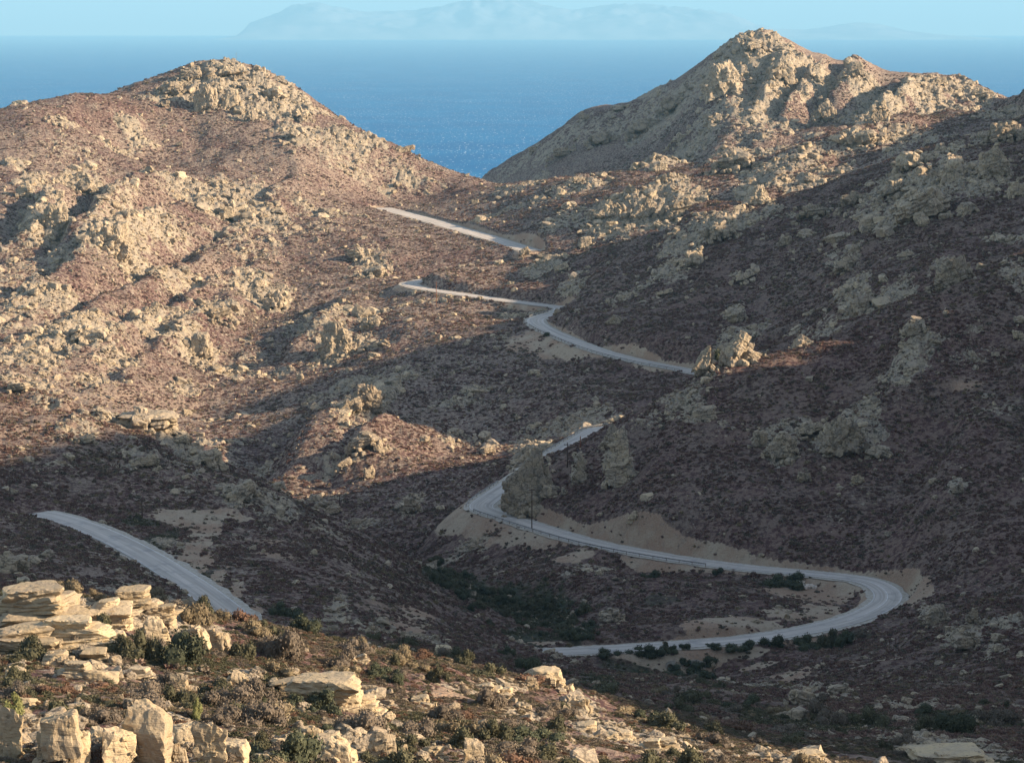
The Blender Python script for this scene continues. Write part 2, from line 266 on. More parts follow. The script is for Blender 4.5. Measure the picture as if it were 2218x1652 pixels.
LINES = [(world_road(np.vstack([ROADA, ROADB[1:]])), 3.4), (world_road(ROADC), 4.9), (world_road(ROADD), 3.35)]
calm = np.ones(GX.shape, np.float32)                     # gentler ground beside the roads
_q = (GY > 420) & (GY < 1620) & (np.abs(GA) < .2); _p = np.vstack([l[::5, :2] for l, _ in LINES]); _xs, _ys = GX[_q], GY[_q]; _d = np.full(_xs.shape, 99.0)
for c0 in range(0, _xs.size, 40000):
    _d[c0:c0+40000] = np.sqrt(((_xs[c0:c0+40000, None]-_p[:, 0])**2+(_ys[c0:c0+40000, None]-_p[:, 1])**2).min(1))
calm[_q] = .22+.78*smooth(10, 65, _d)
far = smooth(180, 600, GY)
GZ0 = GZ.copy()
_v = smooth(1900, 2050, GY)
ROCK = np.clip(np.maximum(ROCK, 0.75*smooth(0.35, 0.75, fbm(GX/38, GY/38, 21, 3))*smooth(150, 400, GY)), 0, 1)
GZ += calm*(2.2*far*fbm(GX/70, GY/70, 12, 3)+(0.35+0.75*far)*fbm(GX/16, GY/16, 15, 3))
_w = ROCK > 0.02
_x, _y = GX[_w]+1.2*noise2(GX[_w]/7, GY[_w]/7, 8), GY[_w]+1.2*noise2(GX[_w]/7, GY[_w]/7, 9)
_s = 0.25+0.9*far[_w]+0.5*smooth(1100, 1700, GY[_w])
_e, _i = cells(_x/6.5, _y/9.0, 77); _e2, _i2 = cells(_x/2.6+5, _y/3.4, 78)
_r = 1-np.abs(noise2(_x/19, _y/19, 81))*2
GZ[_w] += ROCK[_w]*_s*np.minimum(1, calm[_w]+.2)*(1.7*(_i-0.45)*smooth(0, .16, _e)+0.8*_i2*smooth(0, .2, _e2)+1.5*(_r-0.5)+0.6*fbm(_x/2.2, _y/2.2, 83, 2))
GZ += (0.10+0.12*far)*fbm(GX/1.7, GY/1.9, 90, 2)*(1-0.6*np.clip(SOIL, 0, 1))
_f = (GY > 1650); GZ[_f] += ROCK[_f]*(2.6*fbm(GX[_f]/24+GY[_f]/60, GY[_f]/40, 94, 3)-1.2*np.abs(noise2(GX[_f]/9+GY[_f]/20, GY[_f]/26, 95)))
# ------------------------------------------------------------------ roads cut into the slopes
CUT = np.zeros(GX.shape, np.float32); PAVE = np.full(GX.shape, 99.0, np.float32)
def carve(Z):
    for line, hw in LINES:
        ys, xs = line[:, 1], line[:, 0]
        j0, j1 = np.searchsorted(CB, [math.log(ys.min()-30), math.log(ys.max()+30)])
        i0, i1 = np.searchsorted(CA, [(xs/ys).min()-.04, (xs/ys).max()+.05])
        s = (slice(j0, j1), slice(i0, i1)); X, Y, Zs = GX[s].ravel(), GY[s].ravel(), Z[s].ravel().copy()
        D = np.full(X.shape, 99.0); ZR = np.zeros(X.shape); SD = np.zeros(X.shape); apex = int(np.argmax(line[:, 0]))-8 if len(line) > 250 else 10**6
        i_cor = apex+40+int(np.argmin(line[apex+40:apex+170, 0])) if len(line) > 250 else 0; i_far = i_cor+int(np.argmax(line[i_cor:i_cor+170, 0])) if len(line) > 250 else 0
        print('corner', i_cor, i_far, len(line))
        Ld = line[::3]
        for c in range(0, X.size, 60000):
            q = slice(c, c+60000)
            d2 = (X[q, None]-Ld[:, 0])**2+(Y[q, None]-Ld[:, 1])**2; k = d2.argmin(1); dm = np.sqrt(d2[np.arange(len(k)), k])
            near = np.where(dm < 34)[0]
            if not len(near): continue
            kk = k[near]*3
            best = np.full(len(near), 1e9); sd = np.zeros(len(near)); zz = np.zeros(len(near)); xx, yy = X[q][near], Y[q][near]
            for o in range(-4, 4):                         # distance to the neighbouring pieces of the centre line
                a_ = np.clip(kk+o, 0, len(line)-2); P0, P1 = line[a_], line[a_+1]
                vx, vy = P1[:, 0]-P0[:, 0], P1[:, 1]-P0[:, 1]
                t = np.clip(((xx-P0[:, 0])*vx+(yy-P0[:, 1])*vy)/(vx*vx+vy*vy+1e-9), 0, 1)
                dd = np.hypot(xx-P0[:, 0]-t*vx, yy-P0[:, 1]-t*vy); b = dd < best
                best = np.where(b, dd, best); sd = np.where(b, ((xx-P0[:, 0])*vy-(yy-P0[:, 1])*vx > 0)*(a_ > apex)*((a_ < i_cor) | (a_ > i_far)), sd); zz = np.where(b, P0[:, 2]+t*(P1[:, 2]-P0[:, 2]), zz)
            D[q][near] = best; ZR[q][near] = zz; SD[q][near] = sd
        e = np.clip(D-hw-1.3, 0, None); jag = 0.5*noise2(X/5, Y/5, 91)+0.15*noise2(X/2, Y/2, 92)
        Zs += SD*np.clip(Zs-ZR+2.5, 0, 3.0)/3.0*np.where(Y > 850, 2.7, .3)*(1+.5*noise2(X/22, Y/22, 96))*smooth(0, 5, e)*smooth(30, 9, e)
        lo = ZR-0.22-0.62*e-e*e*0.03; hi = ZR-0.22+1.65*e+np.where(e > .4, jag, 0)+e*e*0.05
        hi = np.maximum(hi, lo); kk_ = .9*smooth(.2, 2.5, e)+.02; hh_ = np.clip(.5+.5*(hi-Zs)/kk_, 0, 1); cl = hi*(1-hh_)+Zs*hh_-kk_*hh_*(1-hh_); new = np.where(D < 34, np.maximum(cl, lo), Zs)
        Z[s] = new.reshape(Z[s].shape)
        c = np.where(D < 34, smooth(0.1, 1.1, np.abs(new-Zs))*smooth(15, 9, D), 0)
        CUT[s] = np.maximum(CUT[s], c.reshape(CUT[s].shape)); PAVE[s] = np.minimum(PAVE[s], (D-hw).reshape(PAVE[s].shape))
carve(GZ)
SOIL = np.maximum(SOIL, CUT); SOIL = np.clip(SOIL, 0, 1); ROCK = ROCK*(1-np.clip(CUT+SOIL*.8, 0, 1))
# ------------------------------------------------------------------ helpers for objects
COL = scene.collection
def tag(o, label=None, cat=None, group=None, kind=None):
    for k, v in (('label', label), ('category', cat), ('group', group), ('kind', kind)):
        if v: o[k] = v
    return o
def mesh_np(name, verts, quads, mat=None, smoothf=False):
    me = bpy.data.meshes.new(name); verts = np.asarray(verts, np.float32); quads = np.asarray(quads, np.int32); k = quads.shape[1]
    me.vertices.add(len(verts)); me.vertices.foreach_set('co', verts.ravel())
    me.loops.add(quads.size); me.loops.foreach_set('vertex_index', quads.ravel())
    me.polygons.add(len(quads)); me.polygons.foreach_set('loop_start', np.arange(0, quads.size, k, dtype=np.int32))
    me.polygons.foreach_set('use_smooth', np.full(len(quads), smoothf))
    if mat: me.materials.append(mat)
    me.update(calc_edges=True); return me
def link(name, me, parent=None, loc=None):
    o = bpy.data.objects.new(name, me); COL.objects.link(o)
    if parent: o.parent = parent
    if loc is not None: o.location = loc
    return o
class NT:
    def __init__(s, name):
        s.m = bpy.data.materials.new(name); s.m.use_nodes = True; s.n = s.m.node_tree.nodes; s.l = s.m.node_tree.links; s.b = s.n['Principled BSDF']
    def new(s, t, **k):
        n = s.n.new(t)
        for a, v in k.items(): setattr(n, a, v)
        return n
    def put(s, sock, v):
        if isinstance(v, bpy.types.NodeSocket): s.l.new(v, sock)
        elif isinstance(v, tuple) and len(v) == 3 and sock.type == 'RGBA': sock.default_value = (*v, 1)
        else: sock.default_value = v
    def noise(s, vec, scale, detail=4, rough=0.55, out='Fac', dist=0.0):
        n = s.new('ShaderNodeTexNoise'); s.put(n.inputs['Vector'], vec); n.inputs['Scale'].default_value = scale
        n.inputs['Detail'].default_value = detail; n.inputs['Roughness'].default_value = rough; n.inputs['Distortion'].default_value = dist; return n.outputs[out]
    def voro(s, vec, scale, feature='F1', out='Distance'):
        n = s.new('ShaderNodeTexVoronoi', feature=feature); s.put(n.inputs['Vector'], vec); n.inputs['Scale'].default_value = scale; return n.outputs[out]
    def math(s, op, a, b=0.0, c=0.0):
        n = s.new('ShaderNodeMath', operation=op)
        for i, v in enumerate((a, b, c)): s.put(n.inputs[i], v)
        return n.outputs[0]
    def ramp(s, x, lo, hi, a=0.0, b=1.0):
        n = s.new('ShaderNodeMapRange', interpolation_type='SMOOTHSTEP'); s.put(n.inputs[0], x)
        for i, v in zip((1, 2, 3, 4), (lo, hi, a, b)): n.inputs[i].default_value = v
        return n.outputs[0]
    def mix(s, f, a, b, mode='MIX'):
        n = s.new('ShaderNodeMix', data_type='RGBA', blend_type=mode); s.put(n.inputs[0], f); s.put(n.inputs[6], a); s.put(n.inputs[7], b); return n.outputs[2]
    def scale(s, vec, v):
        n = s.new('ShaderNodeMapping'); s.put(n.inputs[0], vec); n.inputs['Scale'].default_value = v; return n.outputs[0]
    def bump(s, h, dist, strength=1.0):
        n = s.new('ShaderNodeBump'); n.inputs['Distance'].default_value = dist; n.inputs['Strength'].default_value = strength; s.put(n.inputs['Height'], h); s.l.new(n.outputs[0], s.b.inputs['Normal'])
    def done(s, col, rough=0.95):
        s.put(s.b.inputs['Base Color'], col); s.b.inputs['Roughness'].default_value = rough; s.b.inputs['Specular IOR Level'].default_value = 0.15; return s.m
def rock_colour(t, P, f=1.0):
    """weathered schist: warm buff, grey lichen, ochre stains, thin dark bedding cracks"""
    a = t.noise(P, 0.35*f, 5); b = t.noise(P, 1.7*f, 5, .65); c = t.noise(t.scale(P, (1, 1, 5)), 0.9*f, 5, .6)
    col = t.mix(t.ramp(a, .35, .65), (0.40, 0.320, 0.215), (0.335, 0.278, 0.21))
    col = t.mix(t.ramp(b, .52, .72, 0, .65), col, (0.19, 0.17, 0.135))
    col = t.mix(t.ramp(b, .42, .28, 0, .6), col, (0.46, 0.40, 0.29))
    col = t.mix(t.ramp(t.noise(P, 0.9*f, 3), .60, .72, 0, .5), col, (0.34, 0.225, 0.115))
    if f <= 1.0:
        w = t.new('ShaderNodeVectorMath', operation='MULTIPLY_ADD'); t.put(w.inputs[0], t.noise(P, 0.5, 3, .6, 'Color')); w.inputs[1].default_value = (3.2, 3.2, 3.2); t.put(w.inputs[2], P)
        col = t.mix(t.ramp(t.voro(t.scale(w.outputs[0], (1, 1, .6)), 0.33, 'DISTANCE_TO_EDGE'), .055, .01, 0, .6), col, (0.060, 0.050, 0.042))
        col = t.mix(t.ramp(t.noise(P, 2.6, 4, .7), .50, .66, 0, .5), col, (0.12, 0.105, 0.085))
    return t.mix(t.ramp(c, .58, .68, 0, .75), col, (0.085, 0.072, 0.058)), c, b
def make_rock_mat(name, f=1.0, tint=None):
    t = NT(name); tc = t.new('ShaderNodeTexCoord').outputs['Object']; oi = t.new('ShaderNodeObjectInfo')
    sh = t.new('ShaderNodeVectorMath', operation='SCALE'); sh.inputs[0].default_value = (31, 17, 23); t.put(sh.inputs[3], oi.outputs['Random'])
    ad = t.new('ShaderNodeVectorMath', operation='ADD'); t.put(ad.inputs[0], tc); t.put(ad.inputs[1], sh.outputs[0]); P = ad.outputs[0]
    col, c, b = rock_colour(t, P, f)
    col = t.mix(t.ramp(oi.outputs['Random'], 0, 1, 0, 1), t.mix(1.0, col, (0.80, 0.78, 0.76), 'MULTIPLY'), t.mix(1.0, col, (1.12, 1.1, 1.06), 'MULTIPLY'))
    if tint: col = t.mix(1.0, col, tint, 'MULTIPLY')
    t.bump(t.math('ADD', t.math('MULTIPLY', c, -1.0), b), 0.22/f, .8)
    return t.done(col)
M_ROCK = make_rock_mat('schist_rock', 1.0); M_ROCKN = make_rock_mat('near_schist_rock', 2.2, (1.12, 1.1, 1.02)); M_WHITE = make_rock_mat('white_stone', 3.0, (1.9, 2.05, 2.5))
def make_land():
    t = NT('hillside_ground'); P = t.new('ShaderNodeTexCoord').outputs['Object']
    at = t.new('ShaderNodeAttribute', attribute_name='zones').outputs['Color']; sp = t.new('ShaderNodeSeparateColor'); t.put(sp.inputs[0], at)
    rock, soil, green = sp.outputs
    big = t.noise(P, 0.012, 4); mid = t.noise(P, 0.07, 5, .6); tuft = t.noise(P, 0.75, 5, .7); fine = t.noise(P, 3.0, 3, .6)
    heath = t.mix(t.ramp(tuft, .38, .62), (0.082, 0.042, 0.038), (0.152, 0.088, 0.068))
    heath = t.mix(t.ramp(mid, .42, .62), heath, t.mix(t.ramp(tuft, .4, .6), (0.088, 0.056, 0.046), (0.160, 0.108, 0.083)))
    earth = t.mix(t.ramp(fine, .35, .65), (0.240, 0.175, 0.128), (0.330, 0.255, 0.190))
    scree0 = t.new('ShaderNodeAttribute', attribute_name='scree').outputs['Fac']
    col = t.mix(t.math('MULTIPLY', t.ramp(t.math('ADD', tuft, t.math('MULTIPLY', big, 0.35)), .62, .76, 0, .9), scree0), heath, earth)
    # small stones lying everywhere
    st = t.voro(P, 0.55); st2 = t.voro(P, 1.5)
    stone = (0.33, 0.28, 0.215)
    scree = t.new('ShaderNodeAttribute', attribute_name='scree').outputs['Fac']
    spread = t.math('MULTIPLY', t.ramp(t.noise(P, 0.05, 4), .40, .62, 0.04, 0.30), scree)
    col = t.mix(t.math('MULTIPLY', t.math('LESS_THAN', st, spread), .8), col, stone)
    col = t.mix(t.math('MULTIPLY', t.math('LESS_THAN', st2, spread), .55), col, stone)
    col = t.mix(t.math('MULTIPLY', green, t.ramp(tuft, .3, .5, .5, 1)), col, t.mix(t.ramp(tuft, .35, .65), (0.022, 0.028, 0.016), (0.060, 0.068, 0.036)))
    soilc = t.mix(t.ramp(mid, .4, .6), (0.40, 0.31, 0.215), (0.33, 0.215, 0.14))
    soilc = t.mix(t.ramp(t.noise(t.scale(P, (1, 1, .15)), 0.9, 4, .7), .52, .66, 0, .55), soilc, (0.20, 0.145, 0.105))
    soilc = t.mix(t.ramp(fine, .5, .7, 0, .5), soilc, (0.42, 0.36, 0.28))
    sm = t.ramp(t.math('ADD', soil, t.math('MULTIPLY', t.math('SUBTRACT', mid, .5), 0.9)), .38, .58)
    col = t.mix(sm, col, soilc)
    rc, c, b = rock_colour(t, P, 1.0)
    rm = t.ramp(t.math('ADD', rock, t.math('MULTIPLY', t.math('SUBTRACT', t.noise(P, 0.28, 5, .65), .5), 2.4)), .46, .60)
    col = t.mix(rm, col, rc)
    t.bump(t.math('ADD', t.math('MULTIPLY', t.noise(P, 0.9, 5, .75), 1.0), t.math('MULTIPLY', c, -.4)), 0.8, .9)
    return t.done(col)
M_LAND = make_land()
# ------------------------------------------------------------------ the ground as one sheet
nr, nc = GX.shape
ZABS = GZ+EYE
co = np.stack([GX, GY, ZABS], -1).reshape(-1, 3)
idx = np.arange(nr*nc).reshape(nr, nc)
quads = np.stack([idx[:-1, :-1], idx[:-1, 1:], idx[1:, 1:], idx[1:, :-1]], -1).reshape(-1, 4)
me = mesh_np('hills', co, quads, M_LAND, True)
ca = me.color_attributes.new('zones', 'FLOAT_COLOR', 'POINT')
ca.data.foreach_set('color', np.stack([ROCK, SOIL, GREEN, np.ones_like(ROCK)], -1).astype(np.float32).ravel())
SCREE = np.clip(.38+.62*np.maximum(smooth(60, -30, GX)*smooth(720, 860, GY), smooth(1150, 1330, GY))+.3*smooth(300, 200, GY)+.35*smooth(0, -30, GX)*smooth(700, 640, GY)*smooth(400, 450, GY), 0, 1).astype(np.float32)
sa = me.attributes.new('scree', 'FLOAT', 'POINT'); sa.data.foreach_set('value', SCREE.ravel())
tag(link('hills', me), kind='structure')
TMAX = np.maximum.accumulate(GZ/GY, 0)
def visible(x, y, z, tol=0.0):
    """is a point at height z (relative to the eye) above the nearer ground seen from the viewpoint"""
    a = x/y; i = np.clip(np.searchsorted(CA, a)-1, 0, len(CA)-2); j = np.clip(np.searchsorted(CB, np.log(y))-1, 0, len(CB)-1)
    return z/y >= np.minimum(TMAX[j-1, i], TMAX[j-1, i+1])-tol
def mask_at(Mk, x, y):
    a = x/y; i = np.clip(np.searchsorted(CA, a)-1, 0, len(CA)-2); j = np.clip(np.searchsorted(CB, np.log(y))-1, 0, len(CB)-1); return Mk[j, i]
def at(u, v):
    p = hit(u, v); return (p[0], p[1], p[2]+EYE) if p else None
# ------------------------------------------------------------------ road surface, markings, verges
def make_road_mat():
    t = NT('worn_concrete_road'); tc = t.new('ShaderNodeTexCoord'); P = tc.outputs['Object']
    uv = t.new('ShaderNodeAttribute', attribute_name='along').outputs['Vector']
    str_ = t.noise(t.scale(uv, (0.03, 1.6, 1)), 1.0, 4, .6); pat = t.noise(P, 0.25, 5, .6)
    col = t.mix(t.ramp(str_, .35, .65), (0.37, 0.325, 0.275), (0.52, 0.46, 0.395))
    sx_ = t.new('ShaderNodeSeparateXYZ'); t.put(sx_.inputs[0], uv); ay = t.math('ABSOLUTE', t.math('SUBTRACT', t.math('ABSOLUTE', sx_.outputs[1]), 1.55))
    col = t.mix(t.math('MULTIPLY', t.ramp(ay, .75, .15), t.ramp(t.noise(t.scale(uv, (0.02, .5, 1)), 1.0, 3), .35, .6, .1, .45)), col, (0.25, 0.232, 0.21))
    col = t.mix(t.ramp(pat, .52, .7, 0, .6), col, (0.24, 0.23, 0.22))
    col = t.mix(t.ramp(t.noise(t.scale(uv, (0.35, 0.25, 1)), 1.0, 3, .7), .62, .68, 0, .35), col, (0.17, 0.165, 0.16))
    t.bump(t.noise(P, 8, 3), .02, .4)
    return t.done(col, .85)
M_ROAD = make_road_mat()
def plain(name, a, b, scale, rough=.9, bump=0.02):
    t = NT(name); P = t.new('ShaderNodeTexCoord').outputs['Object']; n = t.noise(P, scale, 5, .65)
    if bump: t.bump(n, bump, .6)
    return t.done(t.mix(t.ramp(n, .35, .65), a, b), rough)
M_GRAVEL = plain('pale_gravel', (0.30, 0.26, 0.20), (0.46, 0.41, 0.34), 1.4)
M_PAINT = plain('white_road_paint', (0.5, 0.49, 0.46), (0.74, 0.73, 0.70), .8)
def ribbon(name, line, o0, o1, lift, mat, jag=0.0, seed=0):
    d = np.gradient(line[:, :2], axis=0); d /= np.linalg.norm(d, axis=1, keepdims=True); n = np.stack([d[:, 1], -d[:, 0]], 1)
    s = np.arange(len(line))*2.0; k = 6; off = np.linspace(o0, o1, k); V_ = []; U_ = []
    for q, o in enumerate(off):
        oo = o+(jag*noise2(s/5, s*0+q, seed) if q in (0, k-1) else 0)
        V_.append(np.stack([line[:, 0]+n[:, 0]*oo, line[:, 1]+n[:, 1]*oo, line[:, 2]+EYE+lift], 1)); U_.append(np.stack([s, np.full_like(s, o), s*0], 1))
    V_ = np.stack(V_, 1).reshape(-1, 3); ix = np.arange(len(line)*k).reshape(-1, k)
    q = np.stack([ix[:-1, :-1], ix[1:, :-1], ix[1:, 1:], ix[:-1, 1:]], -1).reshape(-1, 4)
    me = mesh_np(name, V_, q, mat); at_ = me.attributes.new('along', 'FLOAT_VECTOR', 'POINT'); at_.data.foreach_set('vector', np.stack(U_, 1).reshape(-1).astype(np.float32))
    if me.polygons[0].normal.z < 0: me.flip_normals()
    return tag(link(name, me), kind='structure')
for (line, hw) in LINES:
    ribbon('road_verge', line, -hw-1.1-(hw < 3.38)*.9, hw+1.1, -0.11, M_GRAVEL, .8, 5)
    ribbon('road', line, -hw+.35, hw-.35, -0.03, M_ROAD)
for (line, hw) in (LINES[0], LINES[2]):
    for o in (-hw+.5, hw-.62): ribbon('road_edge_line', line, o, o+.12, 0.0, M_PAINT)
_m = LINES[0][0]; _c = int(np.argmax(_m[:, 0]))
ribbon('road_centre_line', _m[max(_c-16, 0):_c+16], -.07, .07, 0.002, M_PAINT)
# ------------------------------------------------------------------ sea, far island
def make_sea():
    t = NT('sea_water'); P = t.new('ShaderNodeTexCoord').outputs['Object']
    sw = t.noise(t.scale(P, (1, .6, 1)), 0.004, 5, .6)
    col = t.mix(t.ramp(sw, .35, .65), (0.000, 0.082, 0.225), (0.000, 0.108, 0.265))
    caps = t.noise(t.scale(P, (0.5, .16, 1)), 0.2, 3, .6); clus = t.noise(P, 0.0012, 3, .6)
    m = t.ramp(t.math('ADD', caps, t.math('MULTIPLY', clus, .10)), .672, .71)
    col = t.mix(m, col, (0.55, 0.62, 0.68))
    t.bump(t.noise(t.scale(P, (1, .5, 1)), 0.12, 6, .65), 1.2, .8)
    m_ = t.done(col, .6); t.b.inputs['Specular IOR Level'].default_value = .03; return m_
def polar_sheet(name, r0, r1, n, m, mat):
    r = np.geomspace(r0, r1, n); th = np.linspace(0, 2*math.pi, m, endpoint=False)
    Rr, Th = np.meshgrid(r, th, indexing='ij'); V_ = np.stack([Rr*np.cos(Th), Rr*np.sin(Th), np.zeros_like(Rr)], -1).reshape(-1, 3)
    V_ = np.vstack([V_, [[0, 0, 0]]]); ix = np.arange(n*m).reshape(n, m); nx = np.roll(ix, -1, 1)
    q = np.stack([ix[:-1], ix[1:], nx[1:], nx[:-1]], -1).reshape(-1, 4)
    return mesh_np(name, V_, q, mat)
SEA_R = 95000.0
tag(link('sea', polar_sheet('sea', 300.0, SEA_R, 40, 256, make_sea())), kind='structure')
ISL = rows('''470 85 520 76 545 50 600 30 640 10 690 6 730 14 790 26 850 24 900 22 950 14 1000 4 1050 -6 1090 -4 1140 -2 1180 12 1240 22 1290 14 1340 8 1400 9 1460 14 1520 20 1580 30 1630 50 1680 62 1740 64 1800 55 1850 48 1900 52 1960 66 2030 74 2120 80 2200 90''', 2)
def island():
    Dm = 70000.0; sc_ = Dm/F_PX
    x = np.linspace((ISL[0, 0]-CU)*sc_, (ISL[-1, 0]-CU)*sc_, 260); y = np.linspace(-2600, 3800, 90); X, Y = np.meshgrid(x, y)
    top = np.interp(X/sc_+CU, ISL[:, 0], (85-ISL[:, 1])*sc_*1.02)
    env = np.clip(1-np.abs(Y)/np.where(Y < 0, 2600, 3800), 0, 1)**.85
    Z = top*env*(1-0.28*np.abs(noise2(X/900, Y/900, 5))*(env < .97)-.12*np.abs(noise2(X/300, Y/300, 6)))-6
    V_ = np.stack([X, Y+Dm, Z], -1).reshape(-1, 3); ix = np.arange(X.size).reshape(X.shape)
    q = np.stack([ix[:-1, :-1], ix[:-1, 1:], ix[1:, 1:], ix[1:, :-1]], -1).reshape(-1, 4)
    t = NT('hazed_island_slopes'); P = t.new('ShaderNodeTexCoord').outputs['Object']
    return tag(link('island_hills', mesh_np('island_hills', V_, q, t.done(t.mix(t.ramp(t.noise(P, .0012, 5), .4, .6), (0.16, 0.17, 0.19), (0.27, 0.27, 0.28))), True)), kind='structure')  # pale bluish tones carry part of the distance haze in the colour
island()
# ------------------------------------------------------------------ rocks
def ico(n):
    import bmesh
    bm = bmesh.new(); bmesh.ops.create_icosphere(bm, subdivisions=n, radius=1.0)
    v = np.array([q.co[:] for q in bm.verts]); f = np.array([[q.index for q in p.verts] for p in bm.faces]); bm.free(); return v, f
ICO = {n: ico(n) for n in (3, 4, 5)}
def block(seed, n=3, box=(1, 1, 1), strata=9, groove=.12, rough=.06, sharp=22, cuts=7):
    """a fractured block: planes cut from a sphere, then bedding ledges pushed in and out"""
    rg = np.random.default_rng(seed); v, f = ICO[n]; box = np.array(box, float)
    N = [(1, 0, 0), (-1, 0, 0), (0, 1, 0), (0, -1, 0), (0, 0, 1), (0, 0, -1)]
    N = [np.array(q)+rg.normal(0, .17, 3) for q in N]; Dd = list(np.r_[box[0], box[0], box[1], box[1], box[2], box[2]]*rg.uniform(.82, 1.05, 6))
    for _ in range(cuts):
        q = rg.normal(0, 1, 3); q /= np.linalg.norm(q); N.append(q); Dd.append(float(np.abs(q)@box)*rg.uniform(.58, .85))
    N = np.array(N); N /= np.linalg.norm(N, axis=1, keepdims=True); Dd = np.array(Dd)
    dot = np.maximum(v@N.T, 1e-4)/Dd
    r = 1/((dot**sharp).sum(1)**(1/sharp)); p = v*r[:, None]
    z = p[:, 2]/box[2]*strata*.5+.6*vnoise3(p/box.max()*1.5, seed)+strata
    k = np.floor(z); fr = z-k; lay = _h3(k, k*0+seed, k*0, 3)
    ledge = .10*lay-groove*np.exp(-(np.minimum(fr, 1-fr)/.13)**2)*(_h3(k, k*0, k*0+seed, 5) > -.3)
    ledge = ledge*(1-np.clip(np.abs(v[:, 2])*1.15-.25, 0, 1))
    p[:, :2] *= (1+ledge)[:, None]
    m = box.min(); p *= (1+rough*vnoise3(p/m*2.2, seed+1)+rough*.6*vnoise3(p/m*5.5, seed+2)+rough*.35*vnoise3(p/m*12, seed+3))[:, None]
    return p, f
LIB = {3: [block(100+i, 3, (RNG.uniform(.75, 1.1), RNG.uniform(.6, 1), RNG.uniform(.45, .95)), 5, .10, .08) for i in range(12)],
       4: [block(200+i, 4, (RNG.uniform(.8, 1.15), RNG.uniform(.6, 1), RNG.uniform(.4, .8)), 8, .14, .07) for i in range(10)],
       5: [block(300+i, 5, (1, RNG.uniform(.65, .9), RNG.uniform(.35, .95)), 9, .13, .07, 26) for i in range(9)]}
LIB['s'] = [block(400+i, 4, (1, RNG.uniform(.7, .95), RNG.uniform(.6, .95)), 4, .09, .06, 40, 3) for i in range(10)]
LIB['m'] = [block(500+i, 5, (1, RNG.uniform(.8, .95), RNG.uniform(.8, 1)), 6, .10, .20, 20, 12) for i in range(4)]
LIB['b'] = [block(600+i, 5, (1, RNG.uniform(.8, 1), RNG.uniform(.8, 1)), 5, .12, .10, 40, 5) for i in range(6)]
BIG = {'massive': [(-.55, .20, .36, .24), (-.20, .36, .46, .40), (.22, .50, .40, .46), (.52, .30, .36, .34), (-.38, .55, .24, .18), (.30, .86, .22, .14), (.05, .18, .6, .22)],
       'tall slanting rock tooth': [(-.08, .16, .74, .20), (.02, .38, .60, .22), (.10, .60, .44, .20), (.16, .80, .28, .17), (-.40, .28, .34, .22), (.50, .30, .34, .20)],
       'thin rock fin': [(0, .2, .6, .24), (.08, .48, .42, .24), (.16, .76, .26, .2), (-.4, .16, .3, .16)],
       'sunlit pinnacle where': [(-.5, .16, .40, .22), (-.22, .34, .36, .30), (.05, .56, .34, .34), (.32, .40, .34, .28), (.60, .2, .3, .2)]}
def rot3(ax, ay, az):
    cx, sx, cyy, sy, cz, sz = math.cos(ax), math.sin(ax), math.cos(ay), math.sin(ay), math.cos(az), math.sin(az)
    return np.array([[cz, -sz, 0], [sz, cz, 0], [0, 0, 1]])@np.array([[cyy, 0, sy], [0, 1, 0], [-sy, 0, cyy]])@np.array([[1, 0, 0], [0, cx, -sx], [0, sx, cx]])
def join_blocks(parts):
    Vv, Ff, n = [], [], 0
    for p, f in parts: Vv.append(p); Ff.append(f+n); n += len(p)
    return np.vstack(Vv), np.vstack(Ff)
